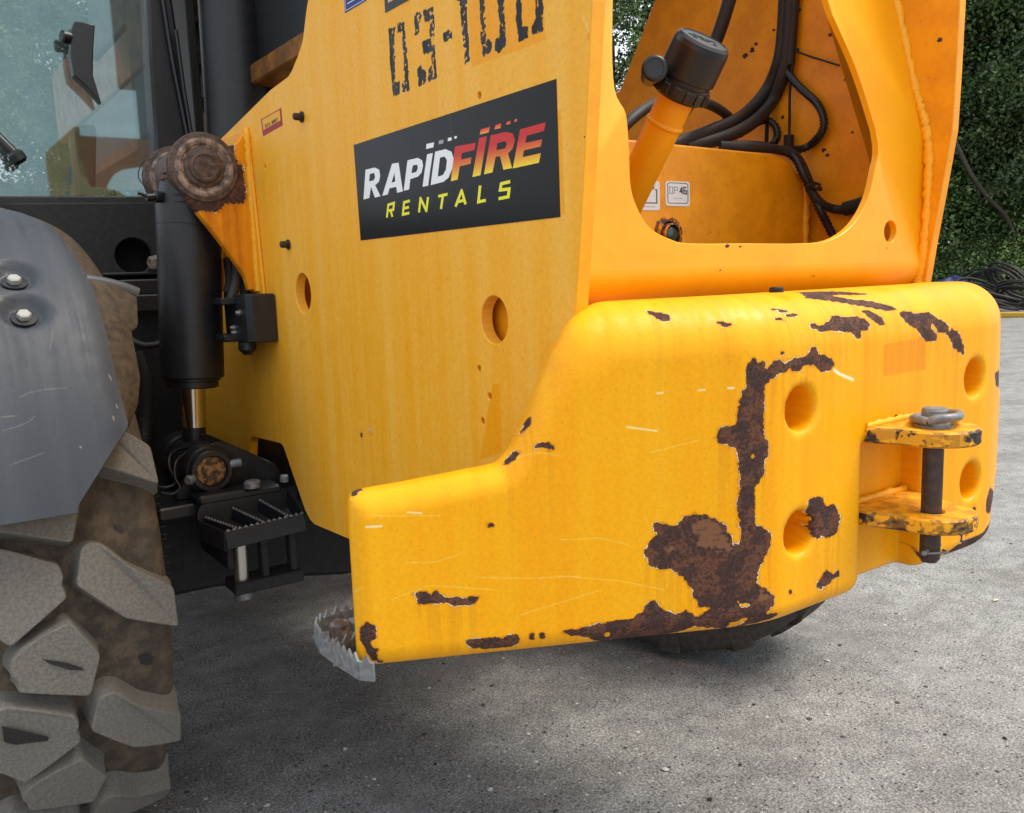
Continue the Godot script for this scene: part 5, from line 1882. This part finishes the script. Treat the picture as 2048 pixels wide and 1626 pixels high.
	boxed(mb, Vector3(0.90, 2.3, -4.6), Vector3(0.93, 2.72, -3.9), 0.004)
	part(c, "side_wall", mb, plain(Color(0.20, 0.19, 0.17), 0.7))
	mb = MB.new()
	boxed(mb, Vector3(-0.3, 2.72, -4.5), Vector3(0.85, 2.80, -2.9), 0.02)
	part(c, "roof", mb, M.black)
	mb = MB.new()
	boxed(mb, Vector3(-0.3, 0.9, -4.6), Vector3(0.85, 1.45, -4.5), 0.01)
	part(c, "front_panel", mb, M.black)


# ---------------------------------------------------------------- far side of the yard
func yard() -> void:
	var rng := RandomNumberGenerator.new()
	rng.seed = 31
	var spots := [[22.98, -11.99, 0.62, 0.50], [22.23, -11.11, 0.55, 0.30], [24.08, -11.72, 0.75, 0.85], [22.82, -10.68, 0.62, 0.50], [25.53, -12.98, 0.60, 0.90]]
	var said := ["loose coil of black hose at the left of the heap under the trees", "coil of black hose lying flat at the front of the heap", "coil of black hose standing on edge behind the others", "coil of black hose at the right edge of the picture", "coil of black hose leaning on the top of the heap"]
	for i in spots.size():
		var s: Array = spots[i]
		var mb := MB.new()
		var pts := PackedVector3Array()
		var turns := 5
		for k in turns * 22 + 1:
			var a := TAU * k / 22.0
			var r: float = s[2] * (1.0 + rng.randf_range(-0.04, 0.04) + 0.12 * sin(k * 0.13))
			pts.append(Vector3(cos(a) * r, (k / 22.0) * 0.05 + 0.05 * sin(a * 0.7 + i), sin(a) * r * 0.85))
		tube(mb, pts, 0.035, 8)
		var o := thing("coiled_hose", Vector3(s[0], GROUND + 0.05, s[1]), said[i], "hose", "coiled black hoses under the trees")
		o.rotation = Vector3(s[3], 0.6 * i, 0.2 * s[3])
		o.position.y += s[2] * sin(s[3]) * 0.9
		mpart(o, "coil", mb.mesh(), M.hose)
	var mb2 := MB.new()
	var g: Array[PackedVector3Array] = []
	for i in 13:
		var l := PackedVector3Array()
		for j in 25:
			var lat := PI * 0.5 * i / 12.0
			var lon := TAU * j / 24.0
			var w := 1.0 + 0.10 * sin(lon * 3.0 + lat * 4.0)
			l.append(Vector3(cos(lon) * cos(lat) * 0.75 * w, sin(lat) * 0.55 * w, sin(lon) * cos(lat) * 0.5 * w))
		g.append(l)
	sheet(mb2, g, Vector3(1, 0.2, 0))
	var tarp := mpart(self, "tarpaulin", mb2.mesh(), plain(Color(0.07, 0.14, 0.36), 0.5))
	tarp.position = Vector3(32.58 * 0.74, GROUND + 0.30, -17.87 * 0.74)
	tag(tarp, "blue tarpaulin bundled on the ground left of the hose coils", "tarpaulin")
	mb2 = MB.new()
	rbox(mb2, Vector3(5.0, 0.12, 0.12), 0.02, Transform3D(Basis(Vector3.UP, -1.05), Vector3(20.6, GROUND + 0.06, -9.9)))
	var beam := mpart(self, "steel_beam", mb2.mesh(), worn(61, 0.8, 0.02, Color(0.80, 0.62, 0.10), Color(0.62, 0.50, 0.14), 0.6))
	tag(beam, "yellow painted beam lying along the far edge of the asphalt", "beam")


func trees() -> void:
	var greens := [Color(0.32, 0.41, 0.23), Color(0.38, 0.47, 0.27), Color(0.27, 0.36, 0.22)]
	var mats := []
	for c: Color in greens:
		var m := plain(Color.WHITE, 0.55)
		m.vertex_color_use_as_albedo = true
		m.albedo_color = c
		m.backlight_enabled = true
		m.backlight = Color(0.25, 0.30, 0.15)
		mats.append(m)
	M.bark = worn(62, 0.5, 0.02, Color(0.22, 0.19, 0.16), Color(0.36, 0.33, 0.29), 0.9, 0.4)
	var rng := RandomNumberGenerator.new()
	rng.seed = 9
	var tufts: Array[ArrayMesh] = []
	for k in 3:
		var mb := MB.new()
		for i in 16:
			var at := Vector3(rng.randfn(), rng.randfn(), rng.randfn()) * 0.13
			var d := Vector3(rng.randfn(), rng.randfn() - 0.5, rng.randfn()).normalized()
			var s := d.cross(Vector3(rng.randfn(), rng.randfn(), rng.randfn())).normalized()
			var n := d.cross(s).normalized()
			var l := rng.randf_range(0.05, 0.10)
			var tip := at + d * l - n * l * 0.2
			var mid := at + d * l * 0.45
			mb.flat(at, mid + s * l * 0.30, tip, n)
			mb.flat(at, mid - s * l * 0.30, tip, n)
		tufts.append(mb.mesh())
	# angle from straight ahead (degrees), distance, height, spread, kind
	var spec := [[3, 21, 9, 2.6, 0], [10, 24, 10, 2.8, 1], [17, 22, 9.5, 2.6, 2], [24, 25, 10, 2.8, 0], [33, 24, 10, 3.0, 1], [41.5, 23, 10.5, 2.9, 0], [50, 25, 10, 3.0, 2], [57.5, 33, 13, 3.2, 1], [61.8, 34, 13, 2.6, 2], [65.6, 32.5, 12.5, 2.9, 0], [71, 33, 12, 3.0, 1]]
	var words := ["dense green tree farthest left behind the cab", "tall green tree behind the cab window", "dark green tree behind the cab's corner pillar", "green tree showing beside the black lift cylinder", "broad green tree behind the boom tower", "green tree in the gap between side plate and filler neck", "dark tree hidden behind the yellow rear plate", "green tree just behind the far edge of the tower", "dark slender tree right of the tower, above the blue tarpaulin", "broad leafy tree at the right edge above the hose coils", "green tree beyond the right edge of the yard"]
	for i in spec.size():
		var s: Array = spec[i]
		var a := deg_to_rad(s[0])
		var t := thing("tree", Vector3(sin(a) * s[1], GROUND, -cos(a) * s[1]), words[i], "tree", "trees along the far side of the yard")
		var mb := MB.new()
		var trunk := PackedVector3Array()
		for k in 7:
			trunk.append(Vector3(sin(k * 0.9 + i) * 0.12, k * s[2] * 0.11, cos(k * 1.1 + i) * 0.12))
		tube(mb, along(trunk, 3), 0.17, 9, 0.06)
		for k in 9:
			var y: float = s[2] * rng.randf_range(0.12, 0.6)
			var la := rng.randf() * TAU
			var e := Vector3(cos(la) * s[3] * 0.8, y + s[2] * rng.randf_range(0.05, 0.18), sin(la) * s[3] * 0.8)
			tube(mb, along(PackedVector3Array([Vector3(0, y, 0), Vector3(e.x * 0.5, lerpf(y, e.y, 0.7), e.z * 0.5), e]), 3), 0.045, 6, 0.1)
		part(t, "trunk", mb, M.bark)
		var mm := MultiMesh.new()
		mm.transform_format = MultiMesh.TRANSFORM_3D
		mm.use_colors = true
		mm.mesh = tufts[i % 3]
		var n := 9000 if i < 4 or i > 6 else 6000
		mm.instance_count = n
		var f := noise(70 + i, 0.35, 2)
		var far: float = s[1] / 24.0
		var puffs := PackedVector3Array()
		for k in 110:
			var h := rng.randf()
			var r: float = s[3] * (0.55 + 0.45 * sin(PI * clampf(h * 0.85 + 0.12, 0, 1))) * sqrt(rng.randf_range(0.12, 1.0))
			var la := rng.randf() * TAU
			puffs.append(Vector3(cos(la) * r, 0.3 + h * s[2] * 0.97, sin(la) * r))
		for k in n:
			var home := puffs[k % 110]
			var dir := Vector3(rng.randfn(), rng.randfn() * 0.7, rng.randfn())
			var p := home + dir * (0.34 + 0.14 * sin(home.x * 7.0 + home.y * 5.0)) * far
			var sc := rng.randf_range(0.8, 1.6) * far
			mm.set_instance_transform(k, Transform3D(Basis.from_euler(Vector3(rng.randf() * TAU, rng.randf() * TAU, rng.randf() * TAU)).scaled(Vector3.ONE * sc), p))
			var v := clampf(rng.randf_range(0.7, 1.3) + sin(home.x * 3.1 + home.y * 4.7 + home.z * 2.3) * 0.38, 0.3, 1.9)
			mm.set_instance_color(k, Color(v * rng.randf_range(0.9, 1.15), v, v * rng.randf_range(0.8, 1.1)))
		var mi := MultiMeshInstance3D.new()
		mi.name = "crown"
		mi.multimesh = mm
		mi.material_override = mats[s[4]]
		mi.set_meta("kind", "stuff")
		t.add_child(mi)
		if i == 8:
			mb = MB.new()
			tube(mb, along(P3([25.5996,4.8188,-14.2188,25.8424,4.0285,-13.9535,26.0103,3.5194,-13.7318,26.3203,2.9367,-13.4372,26.6971,2.498,-13.1813,27.0151,1.9206,-13.0283]), 4), 0.06, 7, 0.1)
			var br := part(t, "bare_branch", mb, M.bark)
			br.position = -t.position
	# undergrowth at the foot of the trees
	for k in 7:
		var a := deg_to_rad([57.0, 59.5, 61.5, 63.2, 64.8, 66.5, 38.0][k])
		var d: float = [30.5, 31.0, 30.5, 30.5, 30.0, 30.5, 22.0][k]
		var sh := thing("shrub", Vector3(sin(a) * d, GROUND, -cos(a) * d), ["low shrub at the foot of the trees behind the tower", "leafy shrub left of the blue tarpaulin", "dark shrub behind the blue tarpaulin", "leafy shrub behind the left hose coils", "green shrub behind the middle of the hose heap", "bushy shrub behind the right-hand hose coils", "low shrub under the tree in the gap beside the side plate"][k], "shrub", "undergrowth below the trees")
		var mm := MultiMesh.new()
		mm.transform_format = MultiMesh.TRANSFORM_3D
		mm.use_colors = true
		mm.mesh = tufts[k % 3]
		mm.instance_count = 500
		for i in 500:
			var p := Vector3(rng.randfn() * 0.75, absf(rng.randfn()) * 0.7 + 0.1, rng.randfn() * 0.6)
			mm.set_instance_transform(i, Transform3D(Basis.from_euler(Vector3(rng.randf() * TAU, rng.randf() * TAU, rng.randf() * TAU)).scaled(Vector3.ONE * rng.randf_range(0.8, 1.5)), p))
			var v := rng.randf_range(0.8, 1.7)
			mm.set_instance_color(i, Color(v * 1.05, v, v * 0.9))
		var mi := MultiMeshInstance3D.new()
		mi.name = "foliage"
		mi.multimesh = mm
		mi.material_override = mats[k % 3]
		mi.set_meta("kind", "stuff")
		sh.add_child(mi)
